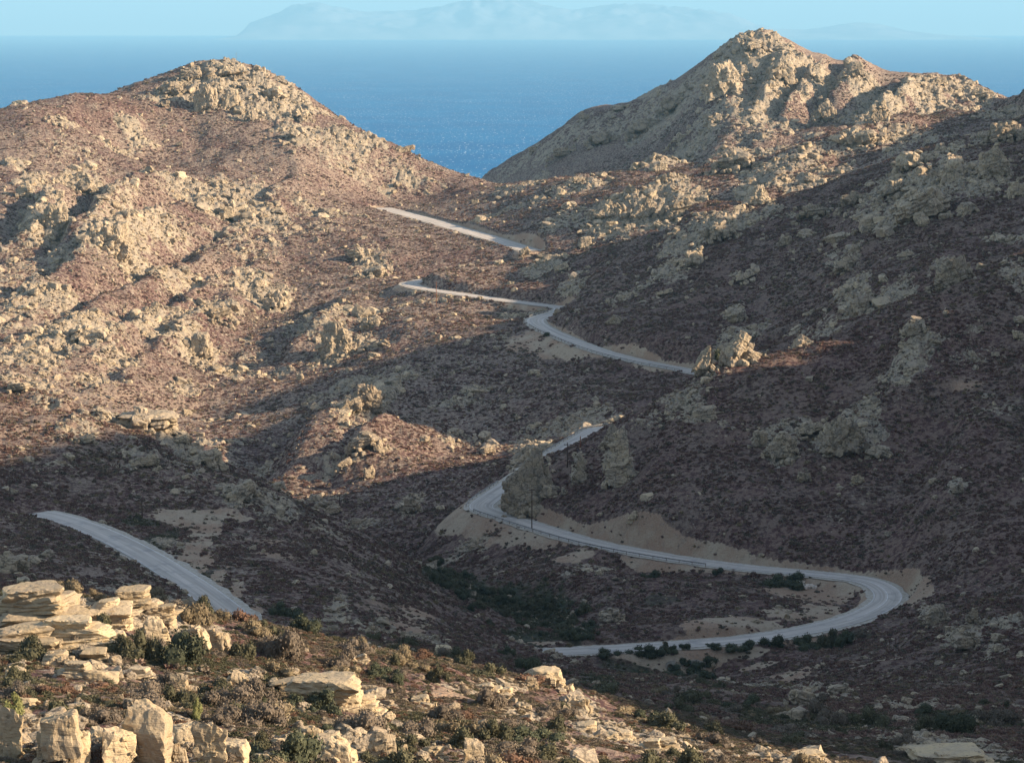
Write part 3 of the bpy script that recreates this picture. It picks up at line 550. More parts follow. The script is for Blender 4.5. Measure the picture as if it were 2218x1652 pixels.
def outcrop(u, v, w, h, label, n=9, lod=4, tilt=0.0, cat='rock outcrop', name='rock_outcrop', mat=None, depth=.6, seed=None, slabby=.55, group=None, taper=.22):
    """a crag of fractured blocks bedded the same way; (u, v) is the middle of its foot in the picture, w and h its picture size"""
    c = at(u, v)
    if c is None: print('no ground', u, v); return None
    seed = int(u*7+v) if seed is None else seed; rg = np.random.default_rng(seed); s = c[1]/F_PX; W, Hh = w*s/2, h*s; parts = []
    stacked = .15 < taper < .3 and c[1] < 330 and any(k in label for k in ('flat', 'thin', 'ledge', 'long layered', 'neatly'))
    if stacked:                                          # courses of bedded blocks with undercut joints
        nl = int(np.clip(round(Hh/max(W, .1)*2.9), 2, 5)); lh = Hh/nl; x00 = 0
        for L_ in range(-1, nl):
            wl = W*(1-.22*max(L_, 0)-.06*rg.uniform(-1, 1)); m_ = max(1, int(round(wl/lh*.55+rg.uniform(-.4, .6)))); m_ = min(m_, 5); x0 = rg.normal(0, .10)*W
            for j in range(m_):
                bx = wl/m_*rg.uniform(1.0, 1.25); x = x0+wl*(2*(j+.5)/m_-1)*.92+rg.normal(0, .04)*W; y = .18*W*L_/nl+rg.normal(0, .10)*W*depth+.15*abs(x)
                p, f = LIB['s'][rg.integers(10)]; bz = lh*.5*rg.uniform(1.05, 1.35)*1.25
                if j and rg.uniform() < .14*max(L_, 0): continue
                p = (p*np.array([1.1, 1.2, 1.35]))@rot3(0, 0, rg.uniform(-.35, .35)+math.pi*rg.integers(2)).T*np.array([bx, min(bx, W*.8)*rg.uniform(.8, 1.2), bz]); p = p@rot3(rg.normal(0, .05), tilt+rg.normal(0, .05), 0).T
                gz = min(float(ground(c[0]+x, c[1]+y))+EYE-c[2], .6*lh) if L_ <= 0 else 0
                parts.append((p+np.array([x-tilt*lh*L_*.5, y, lh*(L_+.45)+gz*.6-x*math.sin(tilt)*.9]), f))
        n = 0 if W < 2 else 2
    lib = LIB[3 if c[1] > 330 else 4]; yaw = rg.uniform(-.35, .35)
    def env(x, y):                                       # height of the crag over its foot
        d = math.hypot(x/W, y/(W*depth)); return Hh*((1-d)**.9 if taper > .5 else (1-d**2.4)**.75) if d < 1 else 0
    core = [(0, 0, .62, .86)] if not stacked else []
    if taper < .15 and 'massive' not in label: core = [(0, 0, .78, 1.0)]
    elif Hh > W*1.3 or taper > .5: core = [(0, 0, .66 if taper > .5 else .6, .86), (-.34*W, 0, .5, .6), (.34*W, .05*W, .45, .66)]
    if 'massive' in label: core = [(.30*W, 0, .46, 1.0), (-.1*W, -.1*W, .5, .82), (-.55*W, -.1*W, .38, .55), (.72*W, 0, .34, .62)]
    for x, y, k, th in core:
        p, f = (LIB['m'][rg.integers(4)] if (h > 60 or taper > .5) and c[1] > 330 else LIB['s' if c[1] < 330 and taper < .5 else 4][rg.integers(9)]); gz = float(ground(c[0]+x, c[1]+y))+EYE-c[2]
        bz = Hh*th/1.5; tz = np.clip(p[:, 2]*.5+.5, 0, 1.1); p = p.copy(); p[:, :2] *= (1.15-taper*1.15*tz)[:, None]
        p = (p*np.array([W*k, W*k*depth*1.5, bz]))@rot3(0, 0, yaw).T@rot3(0, tilt*.6, 0).T; parts.append((p+np.array([x-tilt*Hh*.25, y, bz*.68+min(gz, 0)]), f))
    big = next((v_ for k_, v_ in BIG.items() if k_ in label), None)
    if big:                                              # large jointed blocks leaning together
        parts.clear(); n = 4
        for (x, z, kx, kz) in big:
            p, f = LIB['b'][rg.integers(6)]; x *= W
            parts.append(((p*np.array([W*kx, W*depth*min(kx*1.5, .85), Hh*kz]))@rot3(0, 0, rg.normal(.15, .25)).T@rot3(rg.normal(0, .10), tilt*1.6+rg.normal(0, .07), 0).T+np.array([x, rg.normal(0, .08)*W, Hh*z+min(float(ground(c[0]+x, c[1]))+EYE-c[2], 0)*.8]), f))
    nb_ = 0 if stacked else int(n*(2.2 if h > 26 else 1.3))
    for i in range(nb_):
        q = rg.uniform(0, 2*math.pi); d = math.sqrt(rg.uniform(.02, .95)); x, y = W*d*math.cos(q), W*depth*d*math.sin(q)
        E = env(x, y)*(.35 if big else 1); k = W*rg.uniform(.13, .30)*(1.1-.45*d)*(1.5 if n < 5 else 1.25 if taper > .5 else 1); k = min(k, Hh*.55); gz = float(ground(c[0]+x, c[1]+y))+EYE-c[2]
        p, f = lib[rg.integers(len(lib))]; hz_ = k*rg.uniform(.55, 1.15); ztop = E*rg.uniform(.45, 1.02)
        if ztop < hz_*.6: ztop = hz_*rg.uniform(.5, .9)
        p = (p*np.array([k, k*rg.uniform(.7, 1.1), hz_*1.25]))@rot3(0, 0, yaw+rg.normal(0, .25)+math.pi*.5*rg.integers(4)).T@rot3(rg.normal(0, .12), tilt+rg.normal(0, .14), 0).T
        parts.append((p+np.array([x-tilt*ztop*.4, y, min(gz, 0)*.6+max(ztop-hz_*.8, gz+hz_*.25)]), f))
    for i in range(int(n*slabby)):                       # fallen pieces round the foot
        q = rg.uniform(0, 2*math.pi); x, y = W*1.02*math.cos(q), -abs(W*depth*1.0*math.sin(q)); k = W*rg.uniform(.08, .2)
        gz = float(ground(c[0]+x, c[1]+y))+EYE-c[2]; lb = LIB[3]; p, f = lb[rg.integers(len(lb))]
        parts.append(((p*k)@rot3(rg.uniform(-.4, .4), rg.uniform(-.4, .4), rg.uniform(0, 6)).T+np.array([x, y, gz+k*.3]), f))
    P, Fq = join_blocks(parts)
    return tag(link(name, mesh_np(name, P, Fq, mat or (M_ROCKN if c[1] < 320 else M_ROCK)), loc=(c[0], c[1], c[2])), label, cat, group)
T_ = 0.35
OUT = [
 # far summits
 (445, 236, 60, 62, 'big smooth-faced crag just left of the left summit', 9, 4, .1), (372, 205, 60, 40, 'ledgy crag on the far left shoulder of the left summit', 9, 4, .1), (415, 170, 60, 30, 'blocky crest crag left of the notch in the left summit', 8, 3, .0), (505, 165, 70, 34, 'topmost crag of the left summit', 10, 3, .1), (545, 262, 34, 42, 'tall pale boulders at the lower tip of the left summit rocks', 5, 4, 0), (500, 232, 50, 46, 'crag in the middle of the left summit face', 8, 4, .1), (590, 215, 60, 34, 'broad tan crag right of the left summit', 8, 3, .2), (650, 258, 60, 30, 'crag part-way down the right shoulder of the left summit', 8, 3, .2), (355, 232, 34, 20, 'group of rounded stones below the left shoulder crag', 4, 3, 0), (127, 272, 60, 12, 'low crag on the skyline at the far left', 7, 3, 0), (388, 318, 22, 14, 'pair of pale boulders alone on the slope below the left summit', 3, 3, 0), (880, 330, 60, 20, 'crag low on the right skyline of the left hill', 7, 3, .3),
 (1265, 262, 40, 24, 'lit knob of rock on the left ridge of the right summit', 5, 3, .1), (1630, 108, 70, 30, 'highest crag of the right summit', 8, 3, .2), (1690, 170, 80, 60, 'sunlit buttress right of the right summit', 10, 4, .3), (1560, 200, 90, 70, 'shaded cliff left of the right summit', 10, 4, .2), (1850, 165, 60, 36, 'rounded second crest right of the right summit', 8, 3, .2), (2030, 185, 60, 26, 'third crest of the right-hand skyline', 8, 3, .2), (1780, 260, 60, 60, 'ribbed buttress between two gullies under the right summit', 9, 4, .3), (1900, 262, 60, 50, 'buttress shaded on its left under the second crest', 9, 4, .3), (2120, 215, 70, 26, 'crag on the descending skyline at the far right', 8, 3, .3),
 (1155, 330, 40, 16, 'knob low on the left skyline of the right summit', 6, 3, 0), (1340, 240, 50, 16, 'ledge on the left skyline of the right summit', 6, 3, 0), (1215, 340, 70, 26, 'lowest crag on the shaded left flank of the right summit', 9, 3, .2), (1300, 310, 80, 30, 'second crag up the shaded left flank of the right summit', 9, 3, .2), (1390, 285, 80, 34, 'middle crag of the shaded left flank of the right summit', 9, 3, .2), (1455, 240, 80, 44, 'steep crag high on the shaded left flank of the right summit', 10, 3, .2), (1470, 310, 70, 26, 'small crag low on the shaded flank above the lit ribs', 8, 3, .2), (1545, 275, 60, 34, 'crag where the shaded flank meets the sunlit face', 8, 3, .2),
 # plateau and right shoulder
 (1252, 398, 44, 22, 'small crag on the saddle skyline', 6, 3, 0), (1320, 468, 70, 38, 'jagged fins of rock above the upper road bend', 9, 4, -.5), (1400, 470, 60, 46, 'leaning pinnacle in the sunlit crag above the road', 8, 4, -.6), (1475, 468, 110, 46, 'broad sloping sunlit slab crag above the road', 10, 4, .4), (1425, 370, 60, 24, 'low ribs below the shaded flank of the right summit', 7, 3, .2), (1590, 365, 110, 40, 'dark-sided crag in the middle of the lit shoulder', 10, 4, .3), (1645, 440, 70, 44, 'sharp sunlit peak of rock at the edge of the shade', 8, 4, -.3), (1560, 520, 90, 50, 'crag half sunlit at the top of the shaded slope', 10, 4, .2), (1495, 575, 70, 50, 'grey crag under the half-lit one on the shaded slope', 8, 4, .4), (1870, 310, 80, 34, 'shaded crag alone on the upper lit plateau', 9, 4, .2), (1980, 365, 100, 46, 'tilted crag on the shade line at the upper right', 9, 4, -.4), (2060, 395, 70, 60, 'big square-cut block at the upper right', 5, 5, .35), (2150, 380, 80, 70, 'cracked tower of stacked blocks at the upper right', 11, 4, .1), (1985, 470, 170, 66, 'long slanting slab crag at the upper right', 10, 5, .5), (1880, 498, 80, 40, 'low broken crag left of the long slanting slab', 8, 4, .5), (2180, 305, 110, 50, 'dark shaded cliff near the right edge below the skyline', 10, 4, .1), (1215, 590, 44, 26, 'small sunlit crag above the middle road bend', 6, 4, .3), (1265, 535, 46, 26, 'sunlit crag right of the end of the upper road', 6, 4, .3), (1135, 552, 30, 22, 'rock at the end of the upper road', 4, 4, .2), (1780, 600, 24, 14, 'lone rounded stone on the upper shaded slope', 3, 3, 0), (1830, 585, 80, 36, 'grey crag alone high on the shaded slope', 8, 4, .3), (1700, 530, 40, 30, 'pale rounded stones on the upper shaded slope', 5, 4, 0),
 (2060, 618, 100, 66, 'grey dome-shaped crag on the right spur', 6, 5, .3), (1860, 680, 90, 50, 'pale crag fading into the ground on the right spur', 9, 4, .4), (1975, 728, 60, 36, 'rounded crag on the right spur', 6, 4, .1), (1590, 698, 56, 34, 'squat layered crag above the road cutting', 6, 4, .5),
 (1600, 790, 90, 84, 'sunlit pinnacle where the road goes behind the spur', 9, 5, -.35), (1535, 800, 54, 56, 'leaning slab left of the sunlit pinnacle beside the road', 6, 5, -.6), (1735, 750, 60, 28, 'crag on the spur crest right of the sunlit pinnacle', 6, 4, .3), (2205, 700, 50, 24, 'smooth slab at the right edge', 5, 4, .1), (2205, 735, 44, 24, 'cluster of boulders under the slab at the right edge', 5, 4, 0),
 (1340, 1048, 80, 128, 'tall slanting rock tooth above the lower road', 11, 5, .22), (1325, 960, 60, 50, 'pointed top block of the rock teeth beside the hidden road', 8, 5, .2), (1255, 1040, 46, 62, 'thin rock fin between the two big rock teeth', 5, 5, .35), (1145, 1100, 120, 136, 'massive cliff block where the road turns the corner', 13, 5, .16), (1100, 1108, 36, 60, 'reddish foot of the cliff at the road corner', 4, 5, 0), (1185, 1076, 40, 34, 'broken rocks under the cliff at the road corner', 5, 4, 0), (1222, 1072, 22, 18, 'single boulder right of the cliff at the road corner', 2, 4, 0),
 (795, 885, 80, 62, 'grey crag in the shaded band below the road', 9, 4, .1), (760, 892, 70, 40, 'low grey crag left of the bigger one in the shaded band', 7, 4, .1), (790, 968, 90, 32, 'half-lit crag at the left end of the sunlit strip', 16, 4, .2), (745, 1010, 50, 24, 'rock catching the sun in the middle of the sunlit strip', 5, 4, .2), (800, 1035, 30, 36, 'little stack of lit stones in the sunlit strip', 5, 4, 0), (920, 958, 40, 20, 'lit stones high in the sunlit strip', 5, 4, 0), (1055, 982, 50, 20, 'pale slab beside the shade edge near the road corner', 4, 4, .2), (890, 1112, 54, 44, 'grey boulders alone in the dark valley side', 6, 4, 0), (720, 1112, 50, 22, 'lit rocks at the bottom tip of the sunlit strip', 5, 4, 0), (1105, 850, 14, 14, 'lone stone below the road fill', 3, 3, 0),
 (1330, 700, 50, 22, 'low crag above the sharp road bend', 5, 4, .2), (1040, 648, 20, 10, 'stones by the far road', 3, 3, 0), (725, 770, 80, 80, 'dark-sided crag in the middle of the left hill foot', 10, 4, .2), (805, 712, 50, 30, 'lone lit boulder crag at the right foot of the left hill', 4, 4, .2), (650, 822, 24, 18, 'single round boulder on the foot of the left hill', 3, 4, 0), (810, 598, 70, 26, 'lit crag above the road on the left hill', 7, 4, .3), (770, 560, 60, 26, 'dark-sided crag below the upper road', 7, 4, .2), (405, 900, 30, 22, 'small lit rocks at the bottom of the left hill', 4, 4, 0), (470, 690, 90, 32, 'smooth pale crag on the left hill', 7, 4, .4), (195, 742, 110, 46, 'pale crag low on the left hill', 10, 4, .2), (590, 670, 60, 50, 'slanting pale slab in the left hill', 7, 4, .5), (120, 500, 80, 66, 'big crag beside the dark gully of the left hill', 11, 4, .1), (240, 545, 100, 66, 'crag on the right of the dark gully of the left hill', 11, 4, .2), (55, 425, 50, 34, 'cracked round crag near the left edge', 7, 4, 0), (185, 415, 60, 40, 'crag high on the left of the left hill', 8, 4, .3), (510, 480, 100, 50, 'crag in the green patch of the left hill', 10, 4, .2), (430, 770, 70, 60, 'jumble of lit rocks at the foot of the left hill', 11, 4, .2),
 # near-left ridge
 (325, 925, 190, 46, 'long bare slab on the crest of the nearer left ridge', 9, 5, -.05), (395, 958, 40, 22, 'upright rock at the end of the long crest slab', 4, 4, 0), (440, 1005, 110, 40, 'bare rock rib on the skyline of the nearer left ridge', 8, 5, .3), (185, 960, 60, 26, 'flat rock on the shaded face of the nearer left ridge', 5, 4, .1), (310, 1010, 90, 30, 'smooth rock on the shaded face under the crest slab', 5, 4, .3), (520, 1085, 100, 46, 'weathered rock rib above the dirt clearing', 8, 5, .5), (600, 1060, 50, 20, 'low rocks at the right of the nearer left ridge crest', 5, 4, .3), (45, 845, 70, 22, 'pale rock at the left end of the nearer ridge crest', 5, 4, .1), (764, 1148, 30, 18, 'round boulder on the skyline of the nearer left ridge', 3, 4, 0), (680, 1200, 20, 14, 'round grey stone right of the dirt track', 3, 3, 0), (20, 1245, 110, 60, 'layered grey crag in shade at the left edge behind the sunlit rocks', 8, 5, 0),
 # right slope below the spur
 (1690, 992, 80, 62, 'heap of grey blocks left of centre on the big shaded slope', 11, 4, .1), (1645, 965, 46, 50, 'upright reddish block on the big shaded slope', 3, 5, .2), (1835, 975, 110, 74, 'layered crag right of centre on the big shaded slope', 11, 5, -.4), (1905, 990, 60, 40, 'leaning slab right of the layered crag on the big shaded slope', 4, 5, -.4), (1755, 945, 80, 40, 'crag above the heap of grey blocks', 8, 4, .2), (1520, 908, 90, 34, 'low crag along the top of the big shaded slope', 8, 4, .2), (1740, 1045, 40, 36, 'cracked boulder below the heap of grey blocks', 4, 4, 0), (1858, 1048, 34, 26, 'pair of boulders in the middle of the big shaded slope', 3, 4, 0), (1370, 1130, 34, 28, 'small rounded boulder above the tan road cutting', 3, 4, 0), (2075, 1068, 34, 26, 'brown boulder on the far right of the shaded slope', 3, 4, 0), (2025, 1352, 60, 52, 'pale craggy rock right of the hairpin bend', 6, 5, .3), (2105, 1350, 40, 44, 'two upright stones at the right of the hairpin bend', 8, 4, .1), (2085, 1410, 90, 54, 'orange-stained blocky crag at the lower right', 7, 5, .1), (2160, 1408, 30, 18, 'tan boulder beside the orange-stained crag', 2, 4, 0), (1745, 1530, 90, 50, 'low slanting grey crag in the lower right hollow', 8, 5, -.5), (1815, 1500, 70, 26, 'rounded stones beside the slanting grey crag', 6, 4, 0), (1320, 1350, 80, 40, 'brown crag beside the valley bushes', 8, 4, .2), (1440, 1395, 18, 10, 'stone on the road embankment', 3, 3, 0),
 # foreground hill
 (75, 1345, 170, 78, 'great ledged sunlit crag at the left edge', 12, 5, .05), (165, 1398, 130, 62, 'blocky crag with an undercut foot below the great ledged crag', 9, 5, .03), (120, 1408, 40, 24, 'leaning dark-edged boulder under the ledged crag', 2, 5, .2), (290, 1322, 90, 46, 'sunlit ledges with a hollow at the top of the near hill', 8, 5, .05), (262, 1360, 50, 40, 'stepped pale rocks in the middle of the near hill top', 6, 5, .1), (335, 1390, 76, 62, 'pale buttress with a dark cleft on the near hill', 6, 5, .05), (415, 1402, 80, 64, 'slanting layered rock under the round brown bush', 5, 5, .4), (470, 1404, 66, 52, 'layered rounded rock at the right end of the near crest', 5, 5, .1), (405, 1312, 44, 26, 'pale block against the road on the near crest', 3, 5, .1), (190, 1476, 120, 40, 'flat layered slab below the ledged crag', 6, 5, .02), (35, 1470, 60, 34, 'grey boulder low at the left edge', 3, 5, .1), (205, 1428, 56, 22, 'undercut flat stone beside the olive bushes', 3, 5, 0), (25, 1640, 70, 100, 'rough sunlit pillar in the bottom left corner', 5, 5, -.05), (135, 1655, 110, 140, 'tall smooth yellowish cliff block at the bottom left', 3, 5, .03), (98, 1652, 40, 60, 'narrow pillar left of the smooth cliff block', 2, 5, 0), (212, 1610, 36, 40, 'small pale block right of the smooth cliff block', 2, 5, .1), (320, 1652, 110, 124, 'craggy tower with a dark cave near the bottom', 7, 5, .05), (385, 1655, 60, 60, 'pale wedge right of the tower with the cave', 3, 5, .1), (455, 1655, 90, 84, 'square sunlit cliff block at the bottom', 4, 5, .02), (385, 1500, 60, 44, 'stack of cubic stones among the olive bushes', 7, 5, 0), (515, 1492, 64, 44, 'neatly layered round-backed rock in the near hill middle', 3, 5, .04), (705, 1530, 150, 60, 'long layered cliff in the middle of the near hill', 9, 5, .06), (790, 1545, 70, 34, 'orange-stained blocks at the right of the long layered cliff', 4, 5, 0), (640, 1490, 60, 20, 'thin ledges above the long layered cliff', 4, 5, .05), (840, 1560, 50, 30, 'wedge-shaped slabs right of the long layered cliff', 4, 5, .2), (735, 1655, 90, 66, 'slanting layered crag at the bottom centre-left', 6, 5, -.3), (830, 1650, 70, 90, 'tall cracked stack at the bottom centre-left', 6, 5, 0), (877, 1650, 40, 60, 'pointed leaning block beside the cracked stack', 2, 5, -.2), (1025, 1655, 50, 54, 'square brown block at the bottom centre', 2, 5, .03), (612, 1620, 60, 30, 'low broken stones at the bottom left of centre', 6, 5, 0), (1258, 1545, 60, 46, 'bright rounded boulder on the lit right end of the near hill', 2, 5, .15), (1225, 1552, 26, 28, 'small stone left of the bright rounded boulder', 2, 5, 0), (960, 1420, 60, 26, 'smooth humped rock in the shaded part of the near hill', 2, 5, .1), (722, 1368, 34, 22, 'grey flat-topped boulder behind the near crest', 3, 5, .05), (1180, 1482, 110, 40, 'grey layered rocks just below the lower road', 7, 5, 0), (1150, 1492, 40, 30, 'upright grey stone left of the rocks below the lower road', 2, 5, 0), (1110, 1625, 60, 20, 'low pale stones at the bottom centre', 5, 5, 0), (1740, 1650, 60, 24, 'lit flat boulder in the bottom right centre', 2, 5, 0), (1660, 1648, 26, 24, 'small lit block left of the flat boulder at the bottom', 2, 5, 0), (2060, 1652, 200, 40, 'long pale undercut slab in the bottom right corner', 4, 5, .02), (1990, 1640, 90, 22, 'thin slab left of the long undercut slab', 3, 5, .02), (600, 1395, 30, 14, 'tiny pale ledge between the tan bushes', 3, 4, 0), (770, 1437, 60, 16, 'bright ledge on the near crest', 4, 5, .3), (1060, 1500, 90, 18, 'line of bright ledges on the lit near crest', 6, 5, .2),
 (1760, 470, 80, 34, 'broken crag just inside the shade left of the square-cut block', 10, 3, .2), (1850, 445, 80, 36, 'jagged crag on the shade line in the upper right', 11, 3, -.3), (1930, 425, 70, 40, 'angular crag left of the square-cut block at the upper right', 10, 4, .4), (2090, 462, 60, 28, 'scattered blocks under the cracked tower', 9, 3, .2), (2200, 425, 50, 44, 'craggy blocks at the right edge beside the cracked tower', 9, 4, .1), (1810, 525, 70, 26, 'low broken rocks below the shade line', 9, 3, .3), (1745, 512, 50, 22, 'small broken crag on the upper shaded slope', 8, 3, .1), (1610, 610, 60, 28, 'grey leaning crag halfway down the shaded slope', 9, 3, .4), (1440, 640, 50, 18, 'low grey rocks above the tan cutting of the middle road', 8, 3, .2), (1960, 560, 60, 22, 'scattered rocks above the dome-shaped crag', 8, 3, .1),
 (35, 1322, 110, 50, 'upper left ledges of the great crag at the left edge', 10, 4, .05), (232, 1345, 90, 44, 'broken pale ledges right of the great ledged crag', 10, 4, .05), (345, 1352, 80, 40, 'stepped ledges below the block against the road', 9, 4, .1), (60, 1400, 110, 46, 'shadowed ledges under the great ledged crag', 10, 4, .0), (250, 1398, 60, 36, 'pale broken blocks above the olive shrubs', 8, 4, .1), (120, 1436, 90, 30, 'line of tumbled slabs below the blocky crag', 11, 4, .1), (300, 1472, 60, 26, 'tumbled blocks right of the flat layered slab', 9, 4, .1), (60, 1530, 60, 26, 'half-buried stones above the bottom left pillars', 7, 4, 0),
 (258, 1655, 80, 84, 'broken pale wall between the smooth cliff block and the cave tower', 9, 4, .0), (400, 1612, 60, 50, 'blocky step above the square sunlit cliff block', 8, 4, .05), (505, 1655, 70, 50, 'pale rock right of the square sunlit cliff block', 8, 4, .1), (175, 1655, 60, 70, 'fractured blocks at the foot of the smooth cliff block', 8, 4, 0), (670, 1600, 70, 34, 'tumbled stones left of the slanting layered crag', 9, 4, .1), (570, 1655, 60, 34, 'low pale blocks at the bottom edge left of centre', 8, 4, .05), (940, 1640, 60, 34, 'broken stones at the bottom centre', 9, 4, .1), (800, 1500, 60, 20, 'slabs lying above the orange-stained blocks', 8, 4, .1), (910, 1525, 70, 22, 'tilted slabs in the middle of the lit near slope', 9, 4, .2), (1340, 1600, 80, 26, 'pale slabs on the right of the lit near slope', 11, 4, .1), (1420, 1625, 90, 24, 'flat pale stones near the bottom right of the lit slope', 11, 4, .1), (1270, 1585, 60, 22, 'heap of slabs below the bright rounded boulder', 10, 4, .1)]

for (u, v, w, h, lb, n, lod, tl) in OUT:
    tp = .72 if any(k in lb for k in ('tooth', 'pointed', 'pinnacle', 'fins', ' fin ', 'sharp', 'wedge')) else .35 if any(k in lb for k in ('massive', 'upright', 'dome', 'cliff block', 'pillar', 'tower', 'square', 'buttress', 'round', 'undercut slab')) else .2
    if v > 1560 and tp == .35: tp = .10
    if 'massive' in lb: tp = .13
    if 'sunlit pinnacle where' in lb: tp = .52
    outcrop(u, v, w, h, lb, n, lod, -tl, taper=tp)
# ------------------------------------------------------------------ scatter helper
def zone(x, y):
    u = CU+x/y*F_PX*math.cos(0)          # bearing as a picture column
    if y < 260: return 'near hill'
    if y < 700: return 'left' if u < 1000 else 'shaded right'
    if y < 1350 and u < 1000: return 'left hill'
    return 'far'
def scatter(n, y0, y1, dens, seed, p=2.0, tol=.004, amax=.186):
    """random ground points between distances y0 and y1; crowding falls with distance as y**-p relative to even cover"""
    rg = np.random.default_rng(seed); q = rg.uniform(0, 1, n); k = 2.0-p
    y = (y0**k+q*(y1**k-y0**k))**(1/k) if abs(k) > 1e-6 else y0*(y1/y0)**q
    x = rg.uniform(-amax, amax, n)*y; keep = rg.uniform(0, 1, n) < dens(x, y)
    x, y = x[keep], y[keep]; z = ground(x, y); keep = visible(x, y, z, tol) & (mask_at(PAVE, x, y) > .9)
    return x[keep], y[keep], z[keep]+EYE
def boulder_mesh(i, mat=M_ROCK):
    p, f = LIB[3][i % 12]; p = p.copy(); p[:, 2] += .3; return mesh_np('boulder', p, f, mat)
BM = [boulder_mesh(i) for i in range(10)]
def rdens(x, y):
    nearw = smooth(420, 260, y)
    r = mask_at(ROCK, x, y); g = smooth(-.1, .5, fbm(x/30, y/30, 41, 3))
    left = smooth(60, -40, x)*smooth(700, 900, y)
    return np.clip((.07+.22*g*g+.22*left+.75*r)*(1-.5*nearw)*(1-.75*mask_at(CUT, x, y)), 0, 1)
# 300 boulders, each a thing of its own
bx, by, bz = scatter(2600, 115, 1750, lambda x, y: rdens(x, y)*(.15+.85*(1-mask_at(ROCK, x, y))), 5, 2.3, 0.0)
def bl(x, y, k):
    u = CU+x/y*F_PX
    size = ('small', 'knee-high', 'large')[k]
    if y < 250: return ('sunlit '+size+' pale stone lying among the bushes of the near hill', 'stones among the near bushes')
    if y < 700 and u < 1000: return ('grey '+size+' stone in the shade of the nearer left ridge', 'stones on the nearer left ridge')
    if y < 800: return ('grey '+size+' stone in the dark heather of the big right slope', 'stones on the big shaded right slope')
    if y < 1350 and u < 1050: return ('sunlit '+size+' stone on the lower slope of the left hill', 'stones on the left hill')
    if y < 1350: return ('grey '+size+' stone on the shaded slope above the road', 'stones above the road')
    return ('distant '+size+' stone high on the sunlit summits', 'stones on the far summits')
for i in range(min(285, len(bx))):
    k = int(RNG.choice(3, p=(.5, .33, .17))); y = by[i]
    sz = (0.9, 1.4, 2.1)[k]*RNG.uniform(.85, 1.2)*(.34+.46*min(y/700, 1.6))
    o = link('boulder', BM[i % 10], loc=(bx[i], by[i], bz[i])); o.scale = (sz, sz*RNG.uniform(.7, 1), sz*RNG.uniform(.6, 1)); o.rotation_euler = (RNG.uniform(-.3, .3), RNG.uniform(-.3, .3), RNG.uniform(0, 6.3))
    lb, gp = bl(bx[i], y, k); tag(o, lb, 'boulder', gp)
# ------------------------------------------------------------------ shrubs
def leaf_mat(name, a, b, c=None):
    t = NT(name); P = t.new('ShaderNodeTexCoord').outputs['Object']; r = t.new('ShaderNodeObjectInfo').outputs['Random']
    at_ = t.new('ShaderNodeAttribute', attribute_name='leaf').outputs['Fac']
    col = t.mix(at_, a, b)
    if c: col = t.mix(t.ramp(r, .5, 1), col, t.mix(at_, tuple(q*.6 for q in c), c))
    col = t.mix(1.0, col, t.mix(r, (.75, .75, .75), (1.2, 1.2, 1.2)), 'MULTIPLY')
    return t.done(col, .8)
M_OLIVE = leaf_mat('olive_leaves', (0.050, 0.048, 0.026), (0.120, 0.110, 0.062))
M_DARK = leaf_mat('dark_green_leaves', (0.036, 0.040, 0.022), (0.092, 0.096, 0.054))
M_DRY = leaf_mat('dry_tan_twigs', (0.130, 0.100, 0.058), (0.290, 0.225, 0.135))
M_GREY = leaf_mat('grey_brown_twigs', (0.085, 0.066, 0.048), (0.20, 0.160, 0.115))
M_RUST = leaf_mat('rusty_heather', (0.085, 0.048, 0.030), (0.190, 0.112, 0.070))
M_HEATH = leaf_mat('purple_heather', (0.100, 0.052, 0.047), (0.225, 0.138, 0.104), (0.24, 0.165, 0.120))
M_LIME = leaf_mat('yellow_green_leaves', (0.11, 0.115, 0.04), (0.26, 0.25, 0.10))
def bush_mesh(name, seed, mat, leaves=1500, size=.055, h=.8, lumps=9, wild=.25, cone=False):
    rg = np.random.default_rng(seed)
    c = rg.normal(0, .38, (lumps, 3)); c[:, 2] = np.abs(c[:, 2])*h*.9+.12; rr = rg.uniform(.28, .5, lumps)
    if cone: c[:, :2] *= .5; c[:, 2] = np.linspace(.2, 1.2, lumps); rr = np.linspace(.5, .16, lumps)
    k = rg.integers(lumps, size=leaves); d = rg.normal(0, 1, (leaves, 3)); d /= np.linalg.norm(d, axis=1, keepdims=True)
    rad = rr[k]*(1-.35*rg.uniform(0, 1, leaves)**2+wild*rg.normal(0, .35, leaves)); p = c[k]+d*rad[:, None]*np.array([1, 1, h])
    p[:, 2] = np.abs(p[:, 2])
    a = rg.normal(0, 1, (leaves, 3)); a[:, 2] += .6; a /= np.linalg.norm(a, axis=1, keepdims=True); b = np.cross(a, d+rg.normal(0, .3, (leaves, 3))); b /= np.linalg.norm(b, axis=1, keepdims=True)+1e-9
    s = size*rg.uniform(.6, 1.5, leaves)[:, None]
    V_ = np.stack([p-b*s*.5, p+a*s*1.3, p+b*s*.5, p-a*s*.5], 1).reshape(-1, 3); q = np.arange(leaves*4).reshape(-1, 4)
    core_v, core_f = ICO[3]
    parts_v, n = [V_], len(V_); Q = [np.stack([q[:, 0], q[:, 1], q[:, 2]], 1), np.stack([q[:, 0], q[:, 2], q[:, 3]], 1)]
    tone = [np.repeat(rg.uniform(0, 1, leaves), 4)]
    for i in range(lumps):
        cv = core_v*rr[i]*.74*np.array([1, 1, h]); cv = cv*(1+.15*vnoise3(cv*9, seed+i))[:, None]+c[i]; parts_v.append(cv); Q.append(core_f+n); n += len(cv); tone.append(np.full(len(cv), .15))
    me = mesh_np(name, np.vstack(parts_v), np.vstack(Q), mat, False)
    at_ = me.attributes.new('leaf', 'FLOAT', 'POINT'); at_.data.foreach_set('value', np.concatenate(tone).astype(np.float32)); return me
